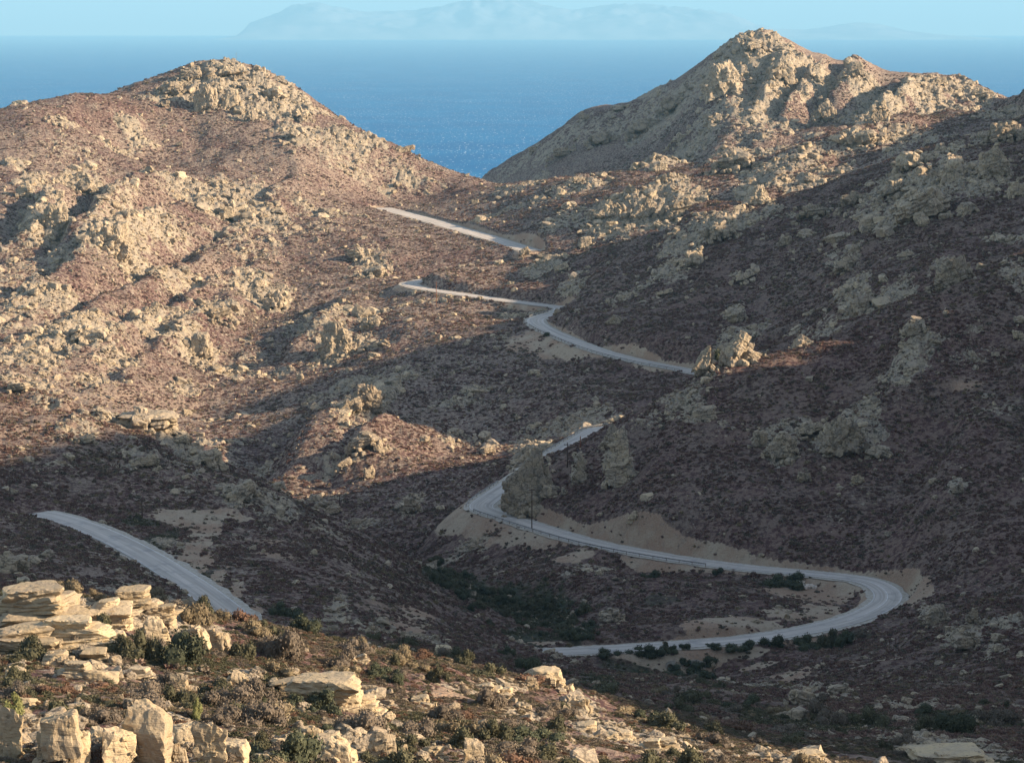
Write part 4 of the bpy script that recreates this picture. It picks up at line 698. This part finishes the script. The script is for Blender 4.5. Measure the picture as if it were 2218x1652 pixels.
BUSH = {'olive': [bush_mesh('shrub', s, M_OLIVE, 2600) for s in (1, 2)], 'dark': [bush_mesh('shrub', s, M_DARK, 2400) for s in (3, 4)], 'dry': [bush_mesh('shrub', s, M_DRY, 2200, .05, .7) for s in (5, 6)],
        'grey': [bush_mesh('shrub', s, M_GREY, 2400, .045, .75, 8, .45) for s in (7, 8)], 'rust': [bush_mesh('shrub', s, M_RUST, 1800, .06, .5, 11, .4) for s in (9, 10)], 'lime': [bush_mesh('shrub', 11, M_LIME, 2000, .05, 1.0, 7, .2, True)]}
WORD = {'olive': 'olive-green', 'dark': 'dark green', 'dry': 'dry tan', 'grey': 'grey-brown', 'rust': 'rust-brown', 'lime': 'yellow-green'}
def shrub(x, y, z, w, kind, label, group=None, hh=1.0):
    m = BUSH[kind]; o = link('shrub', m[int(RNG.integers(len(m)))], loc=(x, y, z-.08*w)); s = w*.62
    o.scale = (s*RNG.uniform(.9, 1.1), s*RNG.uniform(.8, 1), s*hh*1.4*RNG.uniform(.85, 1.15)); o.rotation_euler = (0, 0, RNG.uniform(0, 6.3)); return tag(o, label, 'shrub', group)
SHR = [(145, 1282, 64, 'dry', 'on top of the great ledged crag', .7), (85, 1270, 44, 'dry', 'flat on the left of the crag top', .4), (220, 1300, 44, 'dry', 'behind the top ledges of the near hill'), (330, 1296, 58, 'dry', 'on the ledges beside the road', .8), (420, 1348, 80, 'dry', 'crowning the slanting layered rock', .9), (470, 1345, 46, 'dry', 'at the right of the round one on the near crest'), (405, 1440, 110, 'dark', 'large and round in the middle of the near hill top'), (320, 1425, 90, 'olive', 'below the pale buttress with the cleft'), (255, 1415, 70, 'olive', 'left of the big round one'), (520, 1425, 70, 'olive', 'right of the layered rounded rock'), (555, 1375, 62, 'dry', 'golden at the end of the near crest', .9), (612, 1332, 52, 'dark', 'round beside the dirt track foot', .8), (605, 1420, 110, 'grey', 'wide behind the tiny pale ledge'), (30, 1490, 66, 'olive', 'at the left edge below the ledged crag', 1.), (35, 1560, 66, 'lime', 'hanging over the corner pillar', .9), (60, 1500, 40, 'olive', 'beside the grey boulder at the left edge'), (100, 1500, 60, 'rust', 'under the flat layered slab', .7), (150, 1500, 60, 'rust', 'in the middle of the rusty patch', .7), (210, 1490, 50, 'rust', 'at the right end of the rusty patch', .7), (240, 1500, 36, 'rust', 'next to the small standing stones', .8), (130, 1545, 70, 'olive', 'above the smooth cliff block'), (340, 1490, 60, 'grey', 'beside the stack of cubic stones', 1.), (425, 1560, 36, 'lime', 'cone-shaped near the bottom left', 1.2), (505, 1530, 100, 'grey', 'tall twiggy at the left of the dark hollow'), (560, 1570, 120, 'grey', 'largest of the twiggy ones near the centre bottom', .9), (640, 1530, 50, 'dark', 'in front of the long layered cliff'), (225, 1562, 70, 'grey', 'right of the smooth cliff block top'), (255, 1590, 50, 'grey', 'in the shade of the tower with the cave'), (215, 1645, 80, 'rust', 'filling the gap between the bottom cliffs', .7), (80, 1650, 50, 'rust', 'between the two bottom left pillars', .6), (360, 1620, 24, 'grey', 'clinging to the tower with the cave'), (775, 1585, 130, 'grey', 'broad below the orange-stained blocks', .7), (900, 1600, 90, 'grey', 'rounded left of the square brown block'), (960, 1560, 80, 'grey', 'above the square brown block'), (1010, 1580, 60, 'olive', 'right of centre near the bottom'), (1080, 1600, 80, 'olive', 'in the bottom centre'), (1130, 1580, 90, 'grey', 'wide at the bottom centre right', .7), (730, 1447, 70, 'grey', 'above the thin ledges'), (820, 1462, 56, 'dark', 'first of the row on the near crest centre', .8), (775, 1420, 60, 'grey', 'pale twiggy behind the near crest centre', .5), (860, 1440, 60, 'dry', 'golden on the near crest centre', .8), (905, 1452, 56, 'dry', 'at the right end of the golden row on the crest', .7), (860, 1480, 44, 'dark', 'small under the golden row'), (1000, 1430, 60, 'olive', 'right of the smooth humped rock', .8), (1100, 1418, 30, 'dark', 'near the left end of the lower road'), (890, 1400, 60, 'olive', 'left of the smooth humped rock', .7), (1150, 1455, 50, 'dark', 'above the grey layered rocks'), (1430, 1575, 90, 'olive', 'on the shade edge of the near hill', .6), (1300, 1500, 90, 'olive', 'below the road on the shaded slope', .6), (700, 1590, 40, 'dark', 'small beside the slanting layered crag'), (290, 1420, 40, 'rust', 'at the foot of the stepped pale rocks'), (235, 1372, 30, 'rust', 'between the ledged crag and the stepped rocks'), (320, 1372, 30, 'rust', 'in the cleft of the pale buttress'), (570, 1620, 60, 'olive', 'in front of the largest twiggy one'), (470, 1570, 60, 'grey', 'above the square sunlit cliff block'), (300, 1545, 50, 'olive', 'above the tower with the cave'), (1350, 1545, 60, 'dry', 'beside the lit stones right of the boulder', .5), (1200, 1530, 44, 'dry', 'on the lit end of the near hill', .6), (1960, 1610, 60, 'grey', 'behind the thin slab in the corner', .8), (1800, 1570, 90, 'grey', 'tall twiggy in the lower right hollow', .9), (1710, 1590, 90, 'grey', 'broad in the lower right hollow', .6), (1900, 1570, 80, 'olive', 'right of the tall twiggy one in the hollow', .7), (2080, 1590, 90, 'dark', 'dark near the right edge above the slab', .8), (2170, 1570, 90, 'grey', 'grey at the right edge above the slab', .8), (2010, 1580, 70, 'olive', 'middle of the row above the long slab', .8), (1480, 1520, 80, 'olive', 'at the left of the lower right hollow', .6), (1600, 1580, 80, 'rust', 'rusty in the lower right hollow', .5), (1580, 1540, 60, 'grey', 'between the hollow and the lit slope', .7),
 (1683, 1400, 40, 'dark', 'round and trimmed-looking below the lower road', .8), (1618, 1402, 40, 'dark', 'second of the round ones below the lower road', .7), (1585, 1407, 40, 'dark', 'third of the round ones below the lower road', .6), (1547, 1403, 34, 'dark', 'low below the middle of the lower road', .6), (1487, 1406, 22, 'dark', 'small round by the lower road', .8), (1458, 1410, 24, 'dark', 'smaller one by the left of the lower road', .8), (1405, 1418, 60, 'dark', 'large just below the left of the lower road', .7), (1310, 1420, 40, 'dark', 'low at the left end of the lower road', .6), (1745, 1400, 50, 'dark', 'left in the hedge-like row under the bend', .8), (1790, 1400, 60, 'olive', 'middle in the hedge-like row under the bend', .8), (1835, 1395, 54, 'dark', 'right in the hedge-like row under the bend', .8), (1865, 1378, 44, 'grey', 'at the end of the hedge-like row under the bend', .8), (1722, 1262, 60, 'dark', 'beside the white stones inside the bend', .6), (1690, 1268, 56, 'dark', 'left of the one by the white stones', .6), (1665, 1270, 40, 'grey', 'at the inner edge of the bend', .5), (1560, 1240, 26, 'dark', 'small below the far leg of the road', .7), (1415, 1250, 34, 'dark', 'below the far leg of the road', .7), (1440, 1410, 30, 'olive', 'between stones below the road'), (1140, 1095, 34, 'dark', 'at the foot of the cliff by the road corner', 1.2), (1505, 1460, 60, 'dark', 'under the culverts', .6), (1460, 1455, 50, 'dark', 'left of the culverts', .5), (1530, 1440, 40, 'dark', 'right of the culverts', .8), (1480, 1437, 22, 'dark', 'between the two culverts', .9), (1580, 775, 40, 'dark', 'at the foot of the sunlit pinnacle', 1.), (1185, 728, 16, 'dark', 'on the guardrail corner of the middle road', .8)]
ordn = {}
for r in SHR:
    u, v, w, kind, place = r[:5]; p = at(u, v)
    if p is None: continue
    shrub(p[0], p[1], p[2], w*p[1]/F_PX, kind, '%s shrub, %s' % (WORD[kind], place) if len(place.split()) > 2 else WORD[kind]+' shrub '+place, None, (r[5] if len(r) > 5 else .9))
nv = 0                                                   # valley thicket
for i in range(400):
    u = RNG.uniform(930, 1280); v = np.interp(u, (930, 1000, 1100, 1200, 1280), (1238, 1275, 1318, 1345, 1375))+RNG.normal(0, 12+.07*(u-930)); p = at(u, v)
    if p is None or p[1] > 760 or p[1] < 560 or mask_at(PAVE, np.array([p[0]]), np.array([p[1]]))[0] < 2: continue
    shrub(*p, RNG.uniform(1.5, 3.6), str(RNG.choice(['dark', 'olive'], p=(.4, .6))), 'dusky olive shrub crowded in the thicket along the valley bottom', 'thicket in the valley bottom', RNG.uniform(.7, 1)); nv += 1
    if nv >= 85: break
nb = 0                                                   # shrubs filling the near hill
sx, sy, sz_ = scatter(900, 112, 420, lambda x, y: .25+.75*(mask_at(ROCK, x, y) < .35), 17, 1.6, 0.0)
for x, y, z in zip(sx, sy, sz_):
    if mask_at(ROCK, np.array([x]), np.array([y]))[0] > .5 or CU+x/y*F_PX > 1500 and y < 300 and RNG.random() < .5: continue
    kind = str(RNG.choice(['grey', 'olive', 'dry', 'rust', 'dark'], p=(.42, .28, .13, .10, .07)))
    shrub(x, y, z, RNG.uniform(1.0, 2.3)*(1 if y < 230 else 1.25), kind, WORD[kind]+' shrub in the low scrub covering the near hill', WORD[kind]+' shrubs of the near hill', RNG.uniform(.6, .95)); nb += 1
    if nb >= 195: break
# low-growing cushions, the pattern of the ground cover
def tuft_mesh(seed, mat, leaves=46, size=.24):
    rg = np.random.default_rng(seed); d = rg.normal(0, 1, (leaves, 3)); d[:, 2] = np.abs(d[:, 2]); d /= np.linalg.norm(d, axis=1, keepdims=True)
    p = d*rg.uniform(.55, 1, leaves)[:, None]*np.array([.8, .8, .55]); b = np.cross(d, rg.normal(0, 1, (leaves, 3))); b /= np.linalg.norm(b, axis=1, keepdims=True); s = size*rg.uniform(.7, 1.4, leaves)[:, None]
    V_ = np.stack([p-b*s-d*.1, p+b*s, p+d*s*1.5], 1).reshape(-1, 3); V2 = ICO_LOW*np.array([.66, .66, .42])
    Fq = np.vstack([np.arange(leaves*3).reshape(-1, 3), ICO_LOWF+leaves*3]); me = mesh_np('heather_cushion', np.vstack([V_, V2]), Fq, mat)
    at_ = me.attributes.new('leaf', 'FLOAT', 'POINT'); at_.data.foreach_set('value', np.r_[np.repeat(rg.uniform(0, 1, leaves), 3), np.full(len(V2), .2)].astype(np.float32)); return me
ICO_LOW, ICO_LOWF = ico(2)
TUFTS = []
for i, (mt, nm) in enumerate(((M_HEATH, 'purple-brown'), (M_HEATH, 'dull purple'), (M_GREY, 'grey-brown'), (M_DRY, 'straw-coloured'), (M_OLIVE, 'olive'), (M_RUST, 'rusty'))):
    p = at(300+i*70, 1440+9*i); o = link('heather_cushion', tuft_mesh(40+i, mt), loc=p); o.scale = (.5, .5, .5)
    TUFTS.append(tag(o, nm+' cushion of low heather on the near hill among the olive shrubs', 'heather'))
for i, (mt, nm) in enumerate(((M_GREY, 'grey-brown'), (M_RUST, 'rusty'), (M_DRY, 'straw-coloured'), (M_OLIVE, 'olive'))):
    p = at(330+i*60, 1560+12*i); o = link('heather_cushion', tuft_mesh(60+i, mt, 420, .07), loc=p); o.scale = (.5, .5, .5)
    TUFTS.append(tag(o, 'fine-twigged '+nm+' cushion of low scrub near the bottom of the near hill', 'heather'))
# ------------------------------------------------------------------ ground cover too dense to count
def instance_stuff(name, pts, rot, scl, idx, protos, label=None):
    me = bpy.data.meshes.new(name); me.vertices.add(len(pts)); me.vertices.foreach_set('co', np.asarray(pts, np.float32).ravel())
    for nm, ty, ar, fld in (('rot', 'FLOAT_VECTOR', rot, 'vector'), ('scl', 'FLOAT_VECTOR', scl, 'vector'), ('kind', 'INT', idx, 'value')):
        a = me.attributes.new(nm, ty, 'POINT'); a.data.foreach_set(fld, np.asarray(ar, np.int32 if ty == 'INT' else np.float32).ravel())
    o = link(name, me); g = bpy.data.node_groups.new(name, 'GeometryNodeTree')
    g.interface.new_socket('Geometry', in_out='INPUT', socket_type='NodeSocketGeometry'); g.interface.new_socket('Geometry', in_out='OUTPUT', socket_type='NodeSocketGeometry')
    N = g.nodes; L = g.links; gi = N.new('NodeGroupInput'); go = N.new('NodeGroupOutput'); ip = N.new('GeometryNodeInstanceOnPoints'); ji = N.new('GeometryNodeJoinGeometry')
    for pr in reversed(protos):
        oi = N.new('GeometryNodeObjectInfo'); oi.inputs['Object'].default_value = pr; oi.inputs['As Instance'].default_value = False; oi.transform_space = 'ORIGINAL'
        gt = N.new('GeometryNodeGeometryToInstance'); L.new(oi.outputs['Geometry'], gt.inputs[0]); L.new(gt.outputs[0], ji.inputs[0])
    def attr(n, ty):
        a = N.new('GeometryNodeInputNamedAttribute'); a.data_type = ty; a.inputs['Name'].default_value = n; return a.outputs['Attribute']
    e = N.new('FunctionNodeEulerToRotation'); L.new(attr('rot', 'FLOAT_VECTOR'), e.inputs[0])
    L.new(gi.outputs[0], ip.inputs['Points']); L.new(ji.outputs[0], ip.inputs['Instance']); ip.inputs['Pick Instance'].default_value = True
    L.new(attr('kind', 'INT'), ip.inputs['Instance Index']); L.new(e.outputs[0], ip.inputs['Rotation']); L.new(attr('scl', 'FLOAT_VECTOR'), ip.inputs['Scale']); L.new(ip.outputs[0], go.inputs[0])
    md = o.modifiers.new('cover', 'NODES'); md.node_group = g; tag(o, kind='stuff'); return o
bprotos = [o for o in scene.objects if o.name.startswith('boulder')][:10]
def rubble(seed, n, y0, y1, p, s0, s1, dens):
    x, y, z = scatter(n, y0, y1, dens, seed, p); m = len(x); rg = np.random.default_rng(seed+1)
    s = np.minimum(s0*(rg.pareto(2.3, m)+1)*(.36+.64*np.minimum(y/800, 1.5)), s1*(.22+.78*np.minimum(y/900, 1.6)))
    s *= 1+.5*mask_at(ROCK, x, y)
    sc_ = np.stack([s*rg.uniform(.8, 1.3, m), s*rg.uniform(.7, 1.1, m), s*rg.uniform(.5, 1, m)], 1)
    ro = np.stack([rg.uniform(-.5, .5, m), rg.uniform(-.5, .5, m), rg.uniform(0, 6.3, m)], 1)
    return np.stack([x, y, z-.1*s], 1), ro, sc_, rg.integers(0, 10, m)
A_ = [rubble(501, N_RUB, 108, 1980, 1.7, .16, 1.25, rdens), rubble(601, N_RUB//2, 700, 1980, 1.2, .27, 1.7, lambda x, y: mask_at(ROCK, x, y)**1.5)]
instance_stuff('rubble', *[np.concatenate([a[i] for a in A_]) for i in range(4)], bprotos)
print('rubble', sum(len(a[0]) for a in A_))
def sdens(x, y):
    g = .55+.9*fbm(x/9, y/9, 51, 2); return np.clip(g*(1-.8*smooth(.3, .8, mask_at(ROCK, x, y)))*(1-.5*smooth(60, -40, x)*smooth(700, 900, y))*(1-np.minimum(mask_at(SOIL, x, y), .91)), .02, 1)
x, y, z = scatter(N_SCR, 108, 1900, sdens, 701, 1.35); m = len(x); rg = np.random.default_rng(9)
s = rg.uniform(.16, .46, m)*(.75+.62*np.minimum(y/700, 1.7))*(1+.6*(rg.uniform(0, 1, m) > .93))
x2, y2, z2 = scatter(90000, 105, 430, sdens, 702, 1.2); x, y, z = np.r_[x, x2], np.r_[y, y2], np.r_[z, z2]; s = np.r_[s, rg.uniform(.22, .6, len(x2))]; m = len(x)
near = smooth(320, 240, y)*smooth(60, 30, x); gr = mask_at(GREEN, x, y); hz_ = fbm(x/45, y/45, 61, 3); q = rg.uniform(0, 1, m)
idx_ = np.where(q < .45, 0, 1); idx_ = np.where(q > .72-.25*hz_, 2, idx_); idx_ = np.where(q > .93-.1*hz_, 3, idx_)
idx_ = np.where((near > .5) & (q < 2), np.where(q < .50, 6, np.where(q < .64, 8, np.where(q < .86, 9, 7))), idx_); idx_ = np.where((gr > .4) & (q < .8), np.where(near > .5, 9, 4), idx_); s = np.where(near > .5, s*.75, s)
instance_stuff('heather_scrub', np.stack([x, y, z-.03], 1), np.stack([rg.uniform(-.2, .2, m), rg.uniform(-.2, .2, m), rg.uniform(0, 6.3, m)], 1), np.stack([s, s, s*rg.uniform(.6, 1.1, m)], 1), idx_, TUFTS)
print('scrub', m)
# ------------------------------------------------------------------ white stones inside the bend
for i in range(20):
    u = 1749+RNG.normal(0, 10); v = 1271+RNG.normal(0, 3); p = at(u, v)
    if p is None: continue
    o = link('white_stone', mesh_np('white_stone', LIB[3][i % 12][0]*np.array([.5, .42, .36])*RNG.uniform(.8, 1.5), LIB[3][i % 12][1], M_WHITE), loc=(p[0], p[1], p[2]+.18+(.3 if i % 3 == 0 else 0)))
    o.rotation_euler = (RNG.uniform(-.5, .5), RNG.uniform(-.5, .5), RNG.uniform(0, 6)); tag(o, 'white stone in the heap on the gravel inside the hairpin bend', 'stone', 'white stones heaped inside the bend')
# ------------------------------------------------------------------ poles, guardrails, culverts, summit marker
def boxes(L):
    Vv, Q = [], []
    for (c, h, M) in L:
        k = np.array([(x, y, z) for x in (-1, 1) for y in (-1, 1) for z in (-1, 1)], float)*np.array(h); n = len(Vv)*8; Vv.append(k@np.array(M).T+np.array(c))
        Q += [[n+i for i in q] for q in ((0, 1, 3, 2), (4, 6, 7, 5), (0, 4, 5, 1), (2, 3, 7, 6), (0, 2, 6, 4), (1, 5, 7, 3))]
    return np.vstack(Vv), np.array(Q)
def lathe(prof, seg=12):
    th = np.linspace(0, 2*math.pi, seg, endpoint=False); V_ = np.array([(r*math.cos(t), r*math.sin(t), z) for r, z in prof for t in th]); n = len(prof)
    return V_, np.array([[i*seg+j, i*seg+(j+1) % seg, (i+1)*seg+(j+1) % seg, (i+1)*seg+j] for i in range(n-1) for j in range(seg)])
M_WOOD = plain('tarred_timber', (0.045, 0.028, 0.020), (0.10, 0.060, 0.042), 3); M_WOODR = plain('red_brown_timber', (0.13, 0.055, 0.035), (0.20, 0.09, 0.055), 3)
M_PORC = plain('brown_porcelain', (0.30, 0.26, 0.22), (0.38, 0.34, 0.30), 3, .3); M_STEEL = plain('galvanised_steel', (0.19, 0.18, 0.165), (0.30, 0.285, 0.26), 2, .5); M_RUSTY = plain('rusty_steel_post', (0.12, 0.085, 0.065), (0.20, 0.14, 0.10), 4)
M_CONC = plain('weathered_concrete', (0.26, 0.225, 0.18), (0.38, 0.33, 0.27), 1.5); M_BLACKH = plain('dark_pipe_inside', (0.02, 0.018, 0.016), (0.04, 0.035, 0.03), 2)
I3 = np.eye(3)
def pole(u, v, hpx, label, mat=M_WOOD, arm=True, thick=1.0, rail=None):
    p = at(u, v)
    if p is None: return
    Hh = hpx*p[1]/F_PX; r = bpy.data.objects.new('utility_pole', None); COL.objects.link(r); r.location = p; r.rotation_euler = (0, 0, RNG.uniform(-.4, .4)); tag(r, label, 'utility pole')
    V_, Q = lathe([(0.0, -.5), (.17*thick, -.5), (.16*thick, Hh*.3), (.11*thick, Hh), (.0, Hh+.03)]); link('pole', mesh_np('pole', V_, Q, mat, True), r)
    if arm:
        V_, Q = boxes([((0, .13, Hh-.45), (.85, .06, .07), I3)]); c = link('crossarm', mesh_np('crossarm', V_, Q, mat), r)
        for x in (-.75, 0, .75):
            V_, Q = lathe([(0, 0), (.05, 0), (.09, .06), (.05, .12), (.08, .18), (0, .24)], 8); link('insulator', mesh_np('insulator', V_+np.array([x, .13, Hh-.38+(.38 if x == 0 else 0)]), Q, M_PORC, True), r)
pole(1152, 1147, 92, 'tall tarred pole standing on the outer edge of the lower road', M_WOOD, True, .85)
pole(1229, 1012, 54, 'dark pole between the cliff block and the rock fin')
pole(1257, 972, 28, 'red-brown pole beside the hidden stretch of road', M_WOODR, False)
pole(945, 664, 54, 'thin brown pole below the far road', M_WOODR)
pole(22, 1088, 58, 'thin dark pole at the left edge of the nearer left ridge', M_WOOD, True, .6); pole(308, 1122, 46, 'thin dark pole above the dirt clearing', M_WOOD, True, .6); pole(736, 1108, 38, 'thin pole at the bottom tip of the sunlit strip', M_WOOD)
RAILS = [((1068, 1040), 0, 'low steel guardrail along the outer edge of the lower road', (1250, 1170), (1042, 1097), (1110, 1052)),]
def guardrail(line, hw, i0, i1, side, label):
    seg = line[i0:i1:2]
    if len(seg) < 3: return
    d = np.gradient(seg[:, :2], axis=0); d /= np.linalg.norm(d, axis=1, keepdims=True); n = np.stack([d[:, 1], -d[:, 0]], 1)*side
    P = np.stack([seg[:, 0]+n[:, 0]*(hw+.35), seg[:, 1]+n[:, 1]*(hw+.35), seg[:, 2]+EYE-.05], 1); o0 = P[len(P)//2].copy(); P = P-o0
    r = bpy.data.objects.new('guardrail', None); COL.objects.link(r); r.location = o0; tag(r, label, 'guardrail')
    prof = [(0.06, .44), (.0, .50), (.05, .56), (.0, .62), (.05, .70), (.0, .76), (-.03, .76), (.01, .6), (-.03, .44)]; k = len(prof)
    V_ = np.array([[P[i, 0]-n[i, 0]*a, P[i, 1]-n[i, 1]*a, P[i, 2]+b] for i in range(len(P)) for a, b in prof]); Q = np.array([[i*k+j, i*k+(j+1) % k, (i+1)*k+(j+1) % k, (i+1)*k+j] for i in range(len(P)-1) for j in range(k)])
    link('rail', mesh_np('rail', V_, Q, M_STEEL), r)
    V_, Q = boxes([((0, 0, .3), (.055, .055, .42), I3)]); pm = mesh_np('post', V_, Q, M_RUSTY)
    for i in range(len(P)): link('post', pm, r, (P[i, 0]+n[i, 0]*.09, P[i, 1]+n[i, 1]*.09, P[i, 2]))
def nearest_i(line, u, v):
    a, t = dirs(u, v); q = np.hypot(line[:, 0]/line[:, 1]-float(a), (line[:, 2]/line[:, 1]-float(t))); return int(q.argmin())
LA = LINES[0][0]
for (p0, p1, side, lb) in (((1560, 1222), (1050, 1100), -1, 'long low steel guardrail on the valley side of the far leg of the road'), ((1042, 1097), (1110, 1048), -1, 'short guardrail round the corner below the massive cliff block'), ((1205, 985), (1362, 895), -1, 'guardrail beside the stretch of road behind the rock teeth'), ((1495, 803), (1165, 706), -1, 'guardrail with thin posts on the middle road above the tan fill'), ((1165, 690), (1210, 672), -1, 'short guardrail on the inside of the sharp middle bend')):
    i0, i1 = sorted((nearest_i(LA, *p0), nearest_i(LA, *p1))); guardrail(LA, LINES[0][1], i0, i1+1, side, lb)
def culvert(u, v, w, label, flip=1):
    p = at(u, v)
    if p is None: return
    W = w*p[1]/F_PX/2; r = bpy.data.objects.new('culvert', None); COL.objects.link(r); r.location = (p[0], p[1], p[2]-.3); r.rotation_euler = (0, 0, .25*flip); tag(r, label, 'culvert')
    Rr, cz, Ht, t_ = .62, .85, 2.1, .3; th = np.linspace(0, 2*math.pi, 20, endpoint=False)
    inner = np.array([(Rr*math.cos(t), cz+Rr*math.sin(t)) for t in th]); outer = []
    for t in th:                                            # outer outline: low wing on one side
        c, s = math.cos(t), math.sin(t); k = min((W/max(abs(c), 1e-3)), ((Ht-cz) if s > 0 else cz+.3)/max(abs(s), 1e-3)); x, z = k*c, cz+k*s
        if z > cz: z = cz+(z-cz)*(1-.45*max(0, x*flip)/W)
        outer.append((x, z))
    outer = np.array(outer); m = len(th); V_ = []
    for y in (0, t_): V_ += [(a, y, b) for a, b in inner]+[(a, y, b) for a, b in outer]
    Q = []
    for j in range(m):
        k = (j+1) % m; Q += [(j, k, m+k, m+j), (2*m+j, 3*m+j, 3*m+k, 2*m+k), (m+j, m+k, 3*m+k, 3*m+j)]
    link('headwall', mesh_np('headwall', V_, Q, M_CONC), r)
    V_ = [(a, y, b) for y in (0.0, 3.0) for a, b in inner]+[(0, 2.99, cz)]; Q = [(j, m+j, m+(j+1) % m, (j+1) % m) for j in range(m)]
    link('pipe', mesh_np('pipe', V_, Q, M_BLACKH), r)
culvert(1510, 1448, 40, 'pale stone culvert mouth with a round pipe, the larger of two below the road', 1); culvert(1452, 1450, 22, 'small round culvert mouth, the left of two below the road', -1)
p = at(498, 140)
if p:
    V_, Q = lathe([(0, -.5), (.28, -.5), (.22, 1.6), (.26, 1.65), (0, 1.7)], 10); tag(link('survey_pillar', mesh_np('survey_pillar', V_, Q, M_CONC, True), loc=p), 'tiny survey pillar standing on the left summit', 'pillar')
    q = at(512, 137) or p; r = bpy.data.objects.new('mast', None); COL.objects.link(r); r.location = q; tag(r, 'thin mast on the left summit', 'mast'); V_, Q = lathe([(0, 0), (.07, 0), (.05, 6), (0, 6.02)], 8); link('pole', mesh_np('pole', V_, Q, M_STEEL, True), r)
    V_, Q = boxes([((0, 0, 5.2), (.5, .03, .03), I3), ((0, 0, 5.6), (.3, .03, .03), I3)]); link('antenna', mesh_np('antenna', V_, Q, M_STEEL), r)
# ------------------------------------------------------------------ the air
def haze():
    x = 98000.0; z0, z1 = -60.0, 1150.0
    V_ = [(a, b, c) for a in (-x, x) for b in (-x, x) for c in (z0, z1)]
    q = [(0, 1, 3, 2), (4, 6, 7, 5), (0, 4, 5, 1), (2, 3, 7, 6), (0, 2, 6, 4), (1, 5, 7, 3)]
    m = bpy.data.materials.new('sea_haze'); m.use_nodes = True; n = m.node_tree.nodes; n.remove(n['Principled BSDF'])
    v = n.new('ShaderNodeVolumePrincipled'); v.inputs['Color'].default_value = HAZE_COLOUR; v.inputs['Density'].default_value = HAZE_DENSITY; v.inputs['Anisotropy'].default_value = 0.0
    m.node_tree.links.new(v.outputs[0], n['Material Output'].inputs['Volume'])
    tag(link('haze', mesh_np('haze', V_, q, m)), kind='stuff')
haze()
